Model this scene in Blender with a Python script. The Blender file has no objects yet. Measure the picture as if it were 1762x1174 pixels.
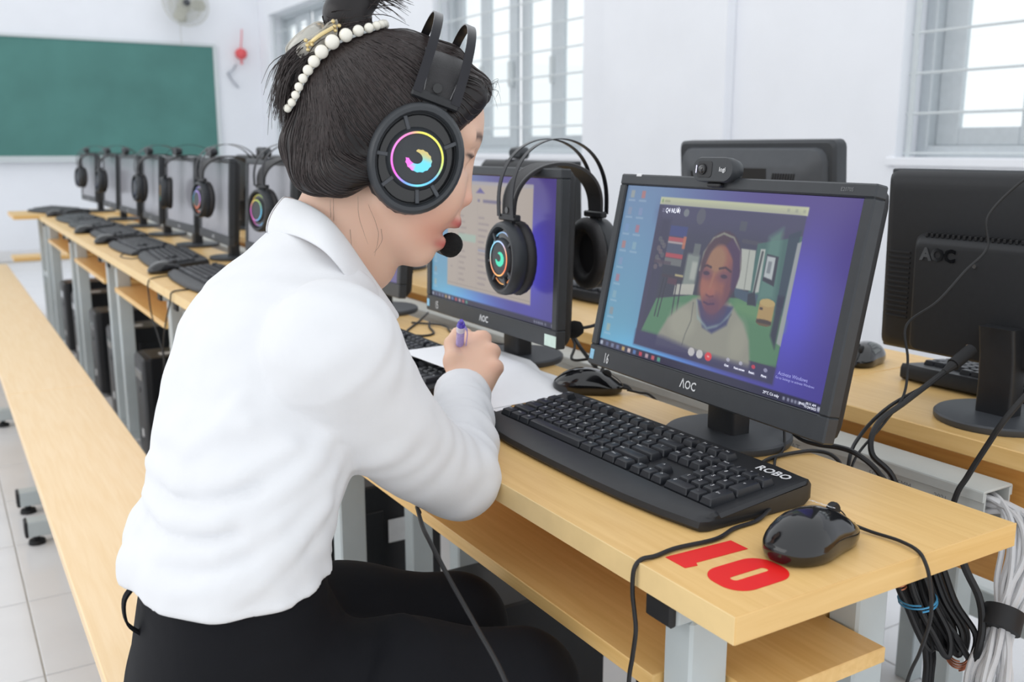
import bpy, bmesh, math, random
import numpy as np
from mathutils import Matrix, Vector

random.seed(7)
SC = bpy.context.scene
COL = SC.collection

# ------------------------------------------------------------------ camera
CAM_LOC = np.array([-0.5481, -0.5399, 1.14])
CAM_R = np.array([0.85568, -0.51750, 0.0])
CAM_U = np.array([0.10237, 0.16927, 0.98024])
CAM_F = np.array([0.50728, 0.83877, -0.19782])
cd = bpy.data.cameras.new('camera')
cd.sensor_width = 36.0
cd.lens = 33.612
cd.clip_start = 0.02
cd.clip_end = 100
cd.dof.use_dof = True
cd.dof.focus_distance = 1.12
cd.dof.aperture_fstop = 6.3
cam = bpy.data.objects.new('camera', cd)
COL.objects.link(cam)
cam.matrix_world = Matrix([[CAM_R[i], CAM_U[i], -CAM_F[i], CAM_LOC[i]] for i in range(3)] + [[0, 0, 0, 1]])
SC.camera = cam

# ------------------------------------------------------------------ sky and exposure
world = bpy.data.worlds.new('overcast_sky')
SC.world = world
world.use_nodes = True
bgn = world.node_tree.nodes['Background']
bgn.inputs['Color'].default_value = (0.94, 0.97, 1.0, 1)
bgn.inputs['Strength'].default_value = 1.12
SC.view_settings.view_transform = 'Standard'
SC.view_settings.look = 'None'
SC.view_settings.gamma = 1.0
SC.view_settings.use_curve_mapping = False
SC.view_settings.exposure = 0.12

# area light added high at the left to shape shading, no window stands there
kl = bpy.data.lights.new('added_key_light', 'AREA')
kl.shape = 'RECTANGLE'
kl.size = 5.0
kl.size_y = 1.8
kl.energy = 30
kl.color = (1.0, 0.99, 0.97)
ko = bpy.data.objects.new('added_key_light', kl)
COL.objects.link(ko)
ko.location = (-3.6, 1.6, 2.5)
ko.rotation_euler = Vector((3.4, -0.6, -1.7)).to_track_quat('-Z', 'Y').to_euler()

# ------------------------------------------------------------------ helpers
def lin(c):
    return tuple(((v / 255.0) / 12.92 if v / 255.0 <= 0.04045 else ((v / 255.0 + 0.055) / 1.055) ** 2.4) for v in c)

def mat(name, rgb, rough=0.5, metal=0.0, var=0.06, scale=40.0, bump=0.0, bscale=200.0, spec=0.5, stretch=None, coat=0.0, alpha=None, emit=None, estr=0.0, trans=0.0, ior=1.45, sheen=0.0, sss=0.0):
    m = bpy.data.materials.new(name)
    m.use_nodes = True
    nt = m.node_tree
    b = nt.nodes['Principled BSDF']
    L = nt.links
    c = lin(rgb)
    b.inputs['Roughness'].default_value = rough
    b.inputs['Metallic'].default_value = metal
    b.inputs['Specular IOR Level'].default_value = spec
    b.inputs['IOR'].default_value = ior
    if coat:
        b.inputs['Coat Weight'].default_value = coat
        b.inputs['Coat Roughness'].default_value = 0.08
    if trans:
        b.inputs['Transmission Weight'].default_value = trans
    if sheen:
        b.inputs['Sheen Weight'].default_value = sheen
    if sss:
        b.inputs['Subsurface Weight'].default_value = sss
        b.inputs['Subsurface Radius'].default_value = (0.012, 0.005, 0.003)
    if emit is not None:
        e = lin(emit)
        b.inputs['Emission Color'].default_value = (*e, 1)
        b.inputs['Emission Strength'].default_value = estr
    tc = nt.nodes.new('ShaderNodeTexCoord')
    mp = nt.nodes.new('ShaderNodeMapping')
    if stretch:
        mp.inputs['Scale'].default_value = stretch
    L.new(tc.outputs['Object'], mp.inputs['Vector'])
    if var > 0:
        nz = nt.nodes.new('ShaderNodeTexNoise')
        nz.inputs['Scale'].default_value = scale
        nz.inputs['Detail'].default_value = 4
        L.new(mp.outputs['Vector'], nz.inputs['Vector'])
        cr = nt.nodes.new('ShaderNodeValToRGB')
        cr.color_ramp.elements[0].position = 0.3
        cr.color_ramp.elements[1].position = 0.7
        cr.color_ramp.elements[0].color = (*[max(0, v * (1 - var)) for v in c], 1)
        cr.color_ramp.elements[1].color = (*[min(1, v * (1 + var)) for v in c], 1)
        L.new(nz.outputs['Fac'], cr.inputs['Fac'])
        L.new(cr.outputs['Color'], b.inputs['Base Color'])
    else:
        b.inputs['Base Color'].default_value = (*c, 1)
    if bump > 0:
        n2 = nt.nodes.new('ShaderNodeTexNoise')
        n2.inputs['Scale'].default_value = bscale
        n2.inputs['Detail'].default_value = 3
        L.new(mp.outputs['Vector'], n2.inputs['Vector'])
        bp = nt.nodes.new('ShaderNodeBump')
        bp.inputs['Strength'].default_value = bump
        bp.inputs['Distance'].default_value = 0.002
        L.new(n2.outputs['Fac'], bp.inputs['Height'])
        L.new(bp.outputs['Normal'], b.inputs['Normal'])
    return m

def attr_mat(name, rough=0.5, emit=0.0, spec=0.5, coat=0.0, sss=0.0, base_scale=1.0):
    m = bpy.data.materials.new(name)
    m.use_nodes = True
    nt = m.node_tree
    b = nt.nodes['Principled BSDF']
    a = nt.nodes.new('ShaderNodeAttribute')
    a.attribute_name = 'Col'
    if emit > 0:
        b.inputs['Base Color'].default_value = (0.012, 0.012, 0.016, 1)
        nt.links.new(a.outputs['Color'], b.inputs['Emission Color'])
        b.inputs['Emission Strength'].default_value = emit
    else:
        nt.links.new(a.outputs['Color'], b.inputs['Base Color'])
    b.inputs['Roughness'].default_value = rough
    b.inputs['Specular IOR Level'].default_value = spec
    if coat:
        b.inputs['Coat Weight'].default_value = coat
    if sss:
        b.inputs['Subsurface Weight'].default_value = sss
        b.inputs['Subsurface Radius'].default_value = (0.010, 0.004, 0.002)
    return m

def wood(name, light, dark, rough=0.35, axis='y'):
    m = bpy.data.materials.new(name)
    m.use_nodes = True
    nt = m.node_tree
    b = nt.nodes['Principled BSDF']
    L = nt.links
    tc = nt.nodes.new('ShaderNodeTexCoord')
    mp = nt.nodes.new('ShaderNodeMapping')
    mp.inputs['Scale'].default_value = {'y': (46, 2.4, 46), 'x': (2.4, 46, 46)}[axis]
    L.new(tc.outputs['Object'], mp.inputs['Vector'])
    nz = nt.nodes.new('ShaderNodeTexNoise')
    nz.inputs['Scale'].default_value = 2.2
    nz.inputs['Detail'].default_value = 6
    nz.inputs['Distortion'].default_value = 0.6
    L.new(mp.outputs['Vector'], nz.inputs['Vector'])
    cr = nt.nodes.new('ShaderNodeValToRGB')
    cr.color_ramp.elements[0].position = 0.32
    cr.color_ramp.elements[1].position = 0.66
    cr.color_ramp.elements[0].color = (*lin(dark), 1)
    cr.color_ramp.elements[1].color = (*lin(light), 1)
    L.new(nz.outputs['Fac'], cr.inputs['Fac'])
    L.new(cr.outputs['Color'], b.inputs['Base Color'])
    b.inputs['Roughness'].default_value = rough
    return m

class MB:
    """collects vertices and faces of one part"""
    def __init__(s):
        s.v = []; s.f = []; s.m = Matrix.Identity(4)
    def add(s, vs, fs):
        o = len(s.v)
        s.v += [tuple(s.m @ Vector(p)) for p in vs]
        s.f += [tuple(i + o for i in f) for f in fs]
        return s
    def cbox(s, x0, x1, y0, y1, z0, z1, b=0.002):
        b = min(b, (x1 - x0) * .49, (y1 - y0) * .49, (z1 - z0) * .49)
        vs = []; ix = {}
        X = (x0, x1); Y = (y0, y1); Z = (z0, z1)
        for i in (0, 1):
            for j in (0, 1):
                for k in (0, 1):
                    sx = b if i == 0 else -b; sy = b if j == 0 else -b; sz = b if k == 0 else -b
                    ix[i, j, k] = len(vs)
                    vs += [(X[i], Y[j] + sy, Z[k] + sz), (X[i] + sx, Y[j], Z[k] + sz), (X[i] + sx, Y[j] + sy, Z[k])]
        def q(a, pts):
            return tuple(ix[p] + a for p in pts)
        fs = []
        for i in (0, 1):
            a = [(i, 0, 0), (i, 1, 0), (i, 1, 1), (i, 0, 1)]
            fs.append(q(0, a if i else a[::-1]))
            a = [(0, i, 0), (1, i, 0), (1, i, 1), (0, i, 1)]
            fs.append(q(1, a[::-1] if i else a))
            a = [(0, 0, i), (1, 0, i), (1, 1, i), (0, 1, i)]
            fs.append(q(2, a if i else a[::-1]))
        for i in (0, 1):
            for j in (0, 1):
                A = (i, j, 0); B = (i, j, 1)
                f = (ix[A] + 0, ix[A] + 1, ix[B] + 1, ix[B] + 0)
                fs.append(f if (i ^ j) == 0 else f[::-1])
                A = (i, 0, j); B = (i, 1, j)
                f = (ix[A] + 2, ix[A] + 0, ix[B] + 0, ix[B] + 2)
                fs.append(f if (i ^ j) == 0 else f[::-1])
                A = (0, i, j); B = (1, i, j)
                f = (ix[A] + 1, ix[A] + 2, ix[B] + 2, ix[B] + 1)
                fs.append(f if (i ^ j) == 0 else f[::-1])
        for i in (0, 1):
            for j in (0, 1):
                for k in (0, 1):
                    a = ix[i, j, k]
                    f = (a, a + 1, a + 2)
                    fs.append(f if (i + j + k) % 2 == 1 else f[::-1])
        return s.add(vs, fs)
    def rings(s, rs, close_u=True, cap=True):
        """rs: list of rings (equal length lists of points)"""
        n = len(rs[0]); vs = [p for r in rs for p in r]; fs = []
        for i in range(len(rs) - 1):
            for j in range(n if close_u else n - 1):
                k = (j + 1) % n
                fs.append((i * n + j, i * n + k, (i + 1) * n + k, (i + 1) * n + j))
        if cap and close_u:
            fs.append(tuple(range(n))[::-1])
            fs.append(tuple((len(rs) - 1) * n + j for j in range(n)))
        return s.add(vs, fs)
    def prism(s, pts, z0, z1, bev=0.0):
        """extrude 2-D polygon (counter-clockwise) along z"""
        n = len(pts)
        if bev > 0:
            ins = offset_poly(pts, -bev)
            rs = [[(x, y, z0) for x, y in ins], [(x, y, z0 + bev) for x, y in pts], [(x, y, z1 - bev) for x, y in pts], [(x, y, z1) for x, y in ins]]
        else:
            rs = [[(x, y, z0) for x, y in pts], [(x, y, z1) for x, y in pts]]
        return s.rings(rs)
    def cyl(s, a, b, r, n=16, r2=None, cap=True):
        a = Vector(a); b = Vector(b); d = (b - a).normalized()
        t = d.orthogonal().normalized(); u = d.cross(t)
        r2 = r if r2 is None else r2
        rs = []
        for c, rr in ((a, r), (b, r2)):
            rs.append([tuple(c + t * (rr * math.cos(2 * math.pi * i / n)) + u * (rr * math.sin(2 * math.pi * i / n))) for i in range(n)])
        return s.rings(rs, cap=cap)
    def lathe(s, prof, n=24, sx=1.0, sy=1.0):
        """prof: list of (r, z) about z"""
        rs = [[(r * sx * math.cos(2 * math.pi * i / n), r * sy * math.sin(2 * math.pi * i / n), z) for i in range(n)] for r, z in prof]
        return s.rings(rs)
    def tube(s, pts, r, n=8, sub=6, cap=True, taper=None):
        P = spline(pts, sub) if sub > 1 else [Vector(p) for p in pts]
        rs = []
        t = None
        for i, p in enumerate(P):
            d = (P[min(i + 1, len(P) - 1)] - P[max(i - 1, 0)])
            if d.length < 1e-9: d = Vector((0, 0, 1))
            d.normalize()
            if t is None: t = d.orthogonal().normalized()
            else:
                t = (t - d * t.dot(d))
                if t.length < 1e-6: t = d.orthogonal()
                t.normalize()
            u = d.cross(t)
            rr = r if taper is None else r * taper(i / max(1, len(P) - 1))
            rs.append([tuple(p + t * (rr * math.cos(2 * math.pi * k / n)) + u * (rr * math.sin(2 * math.pi * k / n))) for k in range(n)])
        return s.rings(rs, cap=cap)
    def strip(s, pts, w, th, wdir, sub=6):
        """flat band of width w along wdir, thickness th, following pts"""
        P = spline(pts, sub) if sub > 1 else [Vector(p) for p in pts]
        W = Vector(wdir).normalized(); rs = []
        for i, p in enumerate(P):
            d = (P[min(i + 1, len(P) - 1)] - P[max(i - 1, 0)]).normalized()
            nn = d.cross(W).normalized()
            ww = w if not callable(w) else w(i / (len(P) - 1))
            rs.append([tuple(p + W * (ww / 2) + nn * (th / 2)), tuple(p - W * (ww / 2) + nn * (th / 2)), tuple(p - W * (ww / 2) - nn * (th / 2)), tuple(p + W * (ww / 2) - nn * (th / 2))])
        return s.rings(rs)
    def mesh(s, name, angle=35):
        me = bpy.data.meshes.new(name)
        me.from_pydata(s.v, [], s.f)
        bm = bmesh.new(); bm.from_mesh(me)
        bmesh.ops.recalc_face_normals(bm, faces=bm.faces)
        bm.to_mesh(me); bm.free()
        if len(me.polygons):
            me.polygons.foreach_set('use_smooth', [True] * len(me.polygons))
            me.set_sharp_from_angle(angle=math.radians(angle))
        return me
    def build(s, name, m, parent=None, angle=35):
        return link(name, s.mesh(name, angle), m, parent)

def link(name, me, m=None, parent=None):
    o = bpy.data.objects.new(name, me)
    COL.objects.link(o)
    if m is not None and me is not None and len(me.materials) == 0:
        me.materials.append(m)
    if parent is not None:
        o.parent = parent
    return o

def spline(pts, sub):
    P = [Vector(p) for p in pts]
    if len(P) < 3:
        return [P[0].lerp(P[-1], i / sub) for i in range(sub + 1)] if len(P) == 2 else P
    out = []
    for i in range(len(P) - 1):
        p0 = P[i - 1] if i else P[0] * 2 - P[1]
        p1 = P[i]; p2 = P[i + 1]
        p3 = P[i + 2] if i + 2 < len(P) else P[-1] * 2 - P[-2]
        for k in range(sub):
            t = k / sub
            out.append(0.5 * ((2 * p1) + (p2 - p0) * t + (2 * p0 - 5 * p1 + 4 * p2 - p3) * t * t + (3 * p1 - p0 - 3 * p2 + p3) * t ** 3))
    out.append(P[-1])
    return out

def offset_poly(pts, d):
    n = len(pts); out = []
    for i in range(n):
        a = Vector(pts[i - 1]); b = Vector(pts[i]); c = Vector(pts[(i + 1) % n])
        e1 = (b - a); e2 = (c - b)
        n1 = Vector((e1.y, -e1.x)).normalized(); n2 = Vector((e2.y, -e2.x)).normalized()
        q = n1 + n2
        q = q / max(0.25, q.dot(q) / 2)
        out.append((b.x + q.x * d, b.y + q.y * d))
    return out

def rrect(x0, x1, y0, y1, r, n=4):
    pts = []
    for cx, cy, a0 in ((x1 - r, y0 + r, -90), (x1 - r, y1 - r, 0), (x0 + r, y1 - r, 90), (x0 + r, y0 + r, 180)):
        for k in range(n + 1):
            a = math.radians(a0 + 90 * k / n)
            pts.append((cx + r * math.cos(a), cy + r * math.sin(a)))
    return pts

def tag(o, label, cat, group=None, kind=None):
    o['label'] = label
    o['category'] = cat
    if group: o['group'] = group
    if kind: o['kind'] = kind
    return o

def thing(name, label, cat, loc=(0, 0, 0), rz=0.0, group=None):
    o = bpy.data.objects.new(name, None)
    COL.objects.link(o)
    o.empty_display_size = 0.05
    o.location = loc
    o.rotation_euler = (0, 0, rz)
    return tag(o, label, cat, group)

def struct(o):
    o['kind'] = 'structure'
    return o

def copy_tree(o, parent=None):
    c = o.copy()
    COL.objects.link(c)
    if parent is not None:
        c.parent = parent
    for ch in list(o.children):
        copy_tree(ch, c)
    return c

def text_mesh(s, size=0.01, extrude=0.0, bold=0.0, shear=0.0, align='CENTER', xs=1.0):
    cu = bpy.data.curves.new('lettering', 'FONT')
    cu.body = s
    cu.size = size
    cu.extrude = extrude
    cu.offset = bold
    cu.shear = shear
    cu.align_x = align
    cu.align_y = 'CENTER'
    cu.resolution_u = 2
    o = bpy.data.objects.new('lettering', cu)
    COL.objects.link(o)
    dg = bpy.context.evaluated_depsgraph_get()
    me = bpy.data.meshes.new_from_object(o.evaluated_get(dg))
    bpy.data.objects.remove(o)
    bpy.data.curves.remove(cu)
    if xs != 1.0:
        for v in me.vertices: v.co.x *= xs
    me.materials.clear()
    return me

def text(s, m, parent, origin, xdir, ydir, size=0.01, name='lettering', **k):
    me = text_mesh(s, size, **k)
    X = Vector(xdir).normalized(); Y = Vector(ydir); Y = (Y - X * Y.dot(X)).normalized(); Z = X.cross(Y)
    me.transform(Matrix([[X[i], Y[i], Z[i], origin[i]] for i in range(3)] + [[0, 0, 0, 1]]))
    me.name = name
    return link(name, me, m, parent)

def merge_text(items, name, m, parent):
    """items: (string, origin, xdir, ydir, size); one mesh of small print"""
    vs = []; fs = []
    cache = {}
    for s, o, xd, yd, sz in items:
        if (s, sz) not in cache:
            me = text_mesh(s, sz)
            cache[s, sz] = ([tuple(v.co) for v in me.vertices], [tuple(p.vertices) for p in me.polygons])
            bpy.data.meshes.remove(me)
        v0, f0 = cache[s, sz]
        X = Vector(xd).normalized(); Y = Vector(yd); Y = (Y - X * Y.dot(X)).normalized(); Z = X.cross(Y)
        b = len(vs)
        vs += [tuple(Vector(o) + X * p[0] + Y * p[1] + Z * p[2]) for p in v0]
        fs += [tuple(i + b for i in f) for f in f0]
    me = bpy.data.meshes.new(name)
    me.from_pydata(vs, [], fs)
    return link(name, me, m, parent)

# ------------------------------------------------------------------ materials
M = {}
M['wall'] = mat('white_paint', (236, 238, 243), 0.85, var=0.02, scale=3, bump=0.05, bscale=120)
M['tile'] = mat('glazed_floor_tile', (226, 226, 228), 0.16, var=0.03, scale=6)
M['grout'] = mat('floor_grout', (196, 192, 184), 0.9, var=0.05, scale=60)
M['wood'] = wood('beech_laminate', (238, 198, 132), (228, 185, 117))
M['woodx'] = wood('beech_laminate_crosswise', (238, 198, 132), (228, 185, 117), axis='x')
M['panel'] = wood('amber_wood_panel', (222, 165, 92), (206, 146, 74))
M['bench'] = wood('pale_beech_bench', (246, 216, 172), (240, 206, 156))
M['edge'] = mat('edge_banding', (236, 206, 150), 0.4, var=0.04, scale=30)
M['steel'] = mat('grey_powder_coated_steel', (188, 196, 198), 0.42, var=0.03, scale=20)
M['rubber'] = mat('black_rubber', (30, 30, 32), 0.6, var=0.1)
M['plastic'] = mat('black_plastic', (37, 38, 41), 0.42, var=0.08, scale=90, bump=0.08, bscale=900)
M['matte'] = mat('matte_black_plastic', (31, 32, 35), 0.55, var=0.08, scale=120, bump=0.10, bscale=1100)
M['bezel'] = mat('charcoal_bezel_plastic', (52, 55, 59), 0.40, var=0.06, scale=60, bump=0.12, bscale=1500)
M['gloss'] = mat('gloss_black_plastic', (16, 17, 20), 0.12, var=0.05, coat=0.5)
M['greyplas'] = mat('dark_grey_plastic', (68, 71, 76), 0.45, var=0.06, bump=0.08, bscale=900)
M['keyp'] = mat('black_keycap_plastic', (38, 40, 45), 0.36, var=0.08, scale=200)
M['white_print'] = mat('white_print', (225, 226, 228), 0.5, var=0.0)
M['dim_print'] = mat('grey_print', (120, 122, 124), 0.5, var=0.0)
M['red'] = mat('red_vinyl', (232, 36, 34), 0.35, var=0.02)
M['cable'] = mat('black_cable', (28, 28, 30), 0.45, var=0.08)
M['wcable'] = mat('light_grey_cable', (206, 206, 208), 0.45, var=0.04)
M['paper'] = mat('white_paper', (246, 247, 250), 0.8, var=0.01)
M['pvc'] = mat('grey_pvc_duct', (196, 199, 196), 0.45, var=0.04, scale=15)
M['leather'] = mat('black_leatherette', (44, 43, 45), 0.5, var=0.1, scale=150, bump=0.35, bscale=700)
M['foam'] = mat('black_foam', (16, 16, 17), 0.95, var=0.2, scale=300, bump=0.8, bscale=900)
M['metalband'] = mat('dark_steel_band', (46, 46, 50), 0.28, metal=0.6, var=0.04)
M['stitch'] = mat('grey_thread', (150, 150, 152), 0.8, var=0.0)
M['sticker'] = mat('white_sticker', (214, 216, 218), 0.5, var=0.04, scale=60)
M['blue_sticker'] = mat('pale_blue_sticker', (150, 205, 235), 0.5, var=0.1, scale=200)
M['green_sticker'] = mat('pale_green_sticker', (214, 236, 226), 0.5, var=0.06, scale=90)
M['board'] = mat('green_chalkboard', (80, 128, 122), 0.75, var=0.10, scale=2.2)
M['alu'] = mat('grey_aluminium', (198, 204, 208), 0.4, metal=0.15, var=0.03)
M['alu_light'] = mat('light_grey_painted_metal', (206, 212, 214), 0.45, var=0.02)
M['fan'] = mat('ivory_fan_plastic', (186, 186, 176), 0.5, var=0.05)
M['chrome'] = mat('chrome_screw', (220, 220, 220), 0.2, metal=1.0, var=0.0)
M['lens'] = mat('camera_lens', (8, 8, 14), 0.03, var=0.0, coat=1.0)
M['tower'] = mat('black_steel_case', (30, 31, 34), 0.35, var=0.05)
M['blue_tie'] = mat('blue_twist_tie', (78, 158, 204), 0.4, var=0.05)
M['copper'] = mat('copper_wire', (176, 112, 84), 0.35, metal=0.5, var=0.05)
M['off_screen'] = mat('lcd_glass_reflection_grey', (146, 146, 153), 0.2, var=0.02, spec=0.9)  # dark screens; bright room's reflection is put into the base colour as grey
M['glass'] = bpy.data.materials.new('window_glass')
M['glass'].use_nodes = True
_nt = M['glass'].node_tree
_nt.nodes.remove(_nt.nodes['Principled BSDF'])
_t = _nt.nodes.new('ShaderNodeBsdfTransparent'); _g = _nt.nodes.new('ShaderNodeBsdfGlossy'); _x = _nt.nodes.new('ShaderNodeMixShader')
_g.inputs['Roughness'].default_value = 0.02
_t.inputs['Color'].default_value = (0.97, 0.99, 0.99, 1)
_x.inputs['Fac'].default_value = 0.06
_nt.links.new(_t.outputs[0], _x.inputs[1]); _nt.links.new(_g.outputs[0], _x.inputs[2])
_nt.links.new(_x.outputs[0], _nt.nodes['Material Output'].inputs['Surface'])
M['colour'] = attr_mat('painted_colour', 0.5)
M['led'] = attr_mat('led_light', 0.4, emit=1.25)
M['screen'] = attr_mat('lit_lcd_screen', 0.22, emit=0.74, spec=0.35)

def set_cols(me, cols):
    """per-vertex colours, sRGB 0-255 array (n,3)"""
    c = np.asarray(cols, float) / 255.0
    c = np.where(c <= 0.04045, c / 12.92, ((c + 0.055) / 1.055) ** 2.4)
    a = me.color_attributes.new('Col', 'FLOAT_COLOR', 'POINT')
    buf = np.ones((len(me.vertices), 4), np.float32)
    buf[:, :3] = c
    a.data.foreach_set('color', buf.ravel())
# ------------------------------------------------------------------ the room
XW, YB = 2.8, 10.45          # window wall, chalkboard wall
ROOM_X0, ROOM_Y0, ROOM_Z = -3.2, -1.6, 3.2

def floor():
    base = struct(MB().cbox(ROOM_X0, XW + .02, ROOM_Y0, YB + .02, -0.10, -0.004, 0.001).build('floor', M['grout']))
    t = 0.41
    x0, y0 = -0.435, 2.045
    tile = MB().cbox(-t / 2 + .002, t / 2 - .002, -t / 2 + .002, t / 2 - .002, -.006, 0.0, .0012).mesh('floor_tile')
    tile.materials.append(M['tile'])
    # tiles the photograph can show: left of the bench, between the rows and beyond the desks
    n = 0
    rest = MB()
    for i in range(-7, 8):
        for j in range(-9, 21):
            cx = x0 + (i + .5) * t; cy = y0 + (j + .5) * t
            if cx - t / 2 < ROOM_X0 or cx + t / 2 > XW or cy - t / 2 < ROOM_Y0 or cy + t / 2 > YB: continue
            near = (-1.3 < cx < 2.2 and 0.2 < cy < 7.0)
            if near and n < 290:
                o = bpy.data.objects.new('floor_tile', tile); COL.objects.link(o)
                o.parent = base; o.location = (cx, cy, 0); n += 1
            else:
                rest.cbox(cx - t / 2 + .002, cx + t / 2 - .002, cy - t / 2 + .002, cy + t / 2 - .002, -.006, 0.0, .0012)
    r = rest.build('floor_tile_field', M['tile'], base)
    r['kind'] = 'stuff'
floor()

WINDOWS = [(0.10, 2.02), (4.20, 6.14), (8.30, 10.10)]
WZ0, WZ1 = 1.10, 2.55
def window_wall():
    mb = MB()
    ys = [ROOM_Y0] + [v for w in WINDOWS for v in w] + [YB]
    for k in range(0, len(ys), 2):
        mb.cbox(XW, XW + .24, ys[k], ys[k + 1], 0, ROOM_Z, .004)
    for a, b in WINDOWS:
        mb.cbox(XW, XW + .24, a, b, 0, WZ0, .004)
        mb.cbox(XW, XW + .24, a, b, WZ1, ROOM_Z, .004)
    struct(mb.build('wall_right', M['wall']))
    # pilaster between the second and third window
    struct(MB().cbox(XW - .06, XW, 2.95, 3.92, 0, ROOM_Z, .004).build('trim_1', M['wall']))
    struct(MB().cbox(XW - .03, XW, 7.3, 7.7, 0, ROOM_Z, .004).build('trim_2', M['wall']))
window_wall()
struct(MB().cbox(ROOM_X0, XW + .24, YB, YB + .2, 0, ROOM_Z, .004).build('wall_back', M['wall']))
struct(MB().cbox(ROOM_X0, XW - .015, YB - .015, YB, 0, .12, .003).build('baseboard_back', M['tile']))
struct(MB().cbox(XW - .015, XW, ROOM_Y0, YB - .015, 0, .12, .003).build('baseboard_right', M['tile']))

def window(n, a, b):
    w = struct(bpy.data.objects.new('window_%d' % n, None)); COL.objects.link(w)
    w.location = (XW, (a + b) / 2, WZ0)
    L = b - a; H = WZ1 - WZ0
    d = .17                                     # the sashes sit deep in the reveal
    fr = MB()
    for (y0, y1, z0, z1) in ((-L / 2, -L / 2 + .05, 0, H), (L / 2 - .05, L / 2, 0, H), (-L / 2 + .05, L / 2 - .05, 0, .05), (-L / 2 + .05, L / 2 - .05, H - .05, H)):
        fr.cbox(d - .04, d + .05, y0, y1, z0, z1, .004)
    fr.build('window_frame', M['alu'], w)
    MB().cbox(-.02, .24, -L / 2 - .03, L / 2 + .03, -.03, .004, .004).build('window_sill', M['wall'], w)
    k = 4
    pw = (L - .10) / k
    for i in range(k):
        y0 = -L / 2 + .05 + i * pw
        off = .025 if i % 2 else -.012
        sash = MB()
        t = .10
        for (p, q, r, s_) in ((y0, y0 + t, .05, H - .05), (y0 + pw - t, y0 + pw, .05, H - .05), (y0 + t, y0 + pw - t, .05, .12), (y0 + t, y0 + pw - t, H - .12, H - .05)):
            sash.cbox(d - .014 + off, d + .014 + off, p, q, r, s_, .004)
        s = sash.build('sash', M['alu'], w)
        MB().cbox(d - .003 + off, d + .003 + off, y0 + t, y0 + pw - t, .12, H - .12, .0005).build('pane', M['glass'], s)
        MB().cbox(d - .05 + off, d - .012 + off, y0 + t * .3, y0 + t * .7, .45, .62, .006).build('handle', M['alu_light'], s)
    # welded security grille
    zb = .02; bar = 0
    while zb < H:
        MB().cyl((.055, -L / 2, zb), (.055, L / 2, zb), .0055, 8).build('grille_bar', M['alu_light'], w)
        zb += .155
    for i in range(2):
        y = -L / 2 + .02 + i * (L - .04)
        MB().cbox(.05, .06, y - .012, y + .012, 0, H, .002).build('grille_upright', M['alu_light'], w)
for n, (a, b) in enumerate(WINDOWS): window(n + 1, a, b)

def chalkboard():
    x0, x1, z0, z1 = -1.35, 2.27, 1.06, 2.22
    y = YB
    t = thing('chalkboard', 'wide green chalkboard with pale metal frame on the far wall', 'chalkboard', ((x0 + x1) / 2, y, z0))
    w = (x1 - x0) / 2; h = z1 - z0
    MB().cbox(-w, w, -.03, -.005, 0, h, .002).build('board_surface', M['board'], t)
    for a in ((-w - .03, w + .03, h, h + .03), (-w - .03, w + .03, -.035, 0), (-w - .03, -w, 0, h), (w, w + .045, 0, h)):
        MB().cbox(a[0], a[1], -.045, -.002, a[2], a[3], .004).build('frame', M['alu_light'], t)
    MB().cbox(-w, w, -.10, -.03, -.06, -.035, .004).build('chalk_ledge', M['alu_light'], t)
chalkboard()

def wall_fan():
    t = thing('wall_fan', 'round ivory wall fan hanging above the chalkboard', 'fan', (1.97, YB, 2.62))
    MB().cbox(-.05, .05, -.03, 0, -.16, .02, .01).build('wall_bracket', M['fan'], t)
    MB().cyl((0, -.03, -.12), (0, -.14, -.05), .025, 12).build('arm', M['fan'], t)
    m = MB(); m.m = Matrix.Translation((0, -.2, 0)) @ Matrix.Rotation(math.radians(75), 4, 'X')
    m.lathe([(.01, -.09), (.06, -.085), (.065, -.02), (.05, 0), (.01, .0)], 20)
    m.build('motor', M['fan'], t)
    R = .235
    g = MB(); g.m = Matrix.Translation((0, -.22, 0)) @ Matrix.Rotation(math.radians(75), 4, 'X')
    def ring(r, z, rr):
        n = 40
        g.tube([(r * math.cos(2 * math.pi * i / n), r * math.sin(2 * math.pi * i / n), z) for i in range(n + 1)], rr, 5, 1)
    for r, z in ((R, .0), (.16, .05), (.05, .06), (.16, -.045)): ring(r, z, .004)
    for i in range(48):
        a = 2 * math.pi * i / 48
        g.tube([(.05 * math.cos(a), .05 * math.sin(a), .06), (.16 * math.cos(a), .16 * math.sin(a), .05), (R * math.cos(a), R * math.sin(a), 0)], .0022, 4, 3)
        g.tube([(.05 * math.cos(a), .05 * math.sin(a), -.055), (.16 * math.cos(a), .16 * math.sin(a), -.045), (R * math.cos(a), R * math.sin(a), 0)], .0022, 4, 3)
    g.build('cage', M['fan'], t)
    for k in range(3):
        b = MB(); b.m = Matrix.Translation((0, -.22, 0)) @ Matrix.Rotation(math.radians(75), 4, 'X') @ Matrix.Rotation(k * 2.094, 4, 'Z') @ Matrix.Rotation(.35, 4, 'X')
        b.prism([(.03, -.02), (.10, -.065), (.19, -.06), (.21, -.01), (.18, .05), (.09, .05), (.03, .02)], -.003, .003)
        b.build('blade', M['fan'], t)
    c = MB(); c.m = Matrix.Translation((0, -.22, 0)) @ Matrix.Rotation(math.radians(75), 4, 'X')
    c.lathe([(.001, .075), (.03, .07), (.038, .03), (.038, -.01)], 20); c.build('hub_cap', M['greyplas'], t)
    MB().tube([(-.04, -.10, -.16), (-.042, -.10, -.3), (-.04, -.1, -.42)], .003, 5, 4).build('pull_cord', M['fan'], t)
wall_fan()

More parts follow.
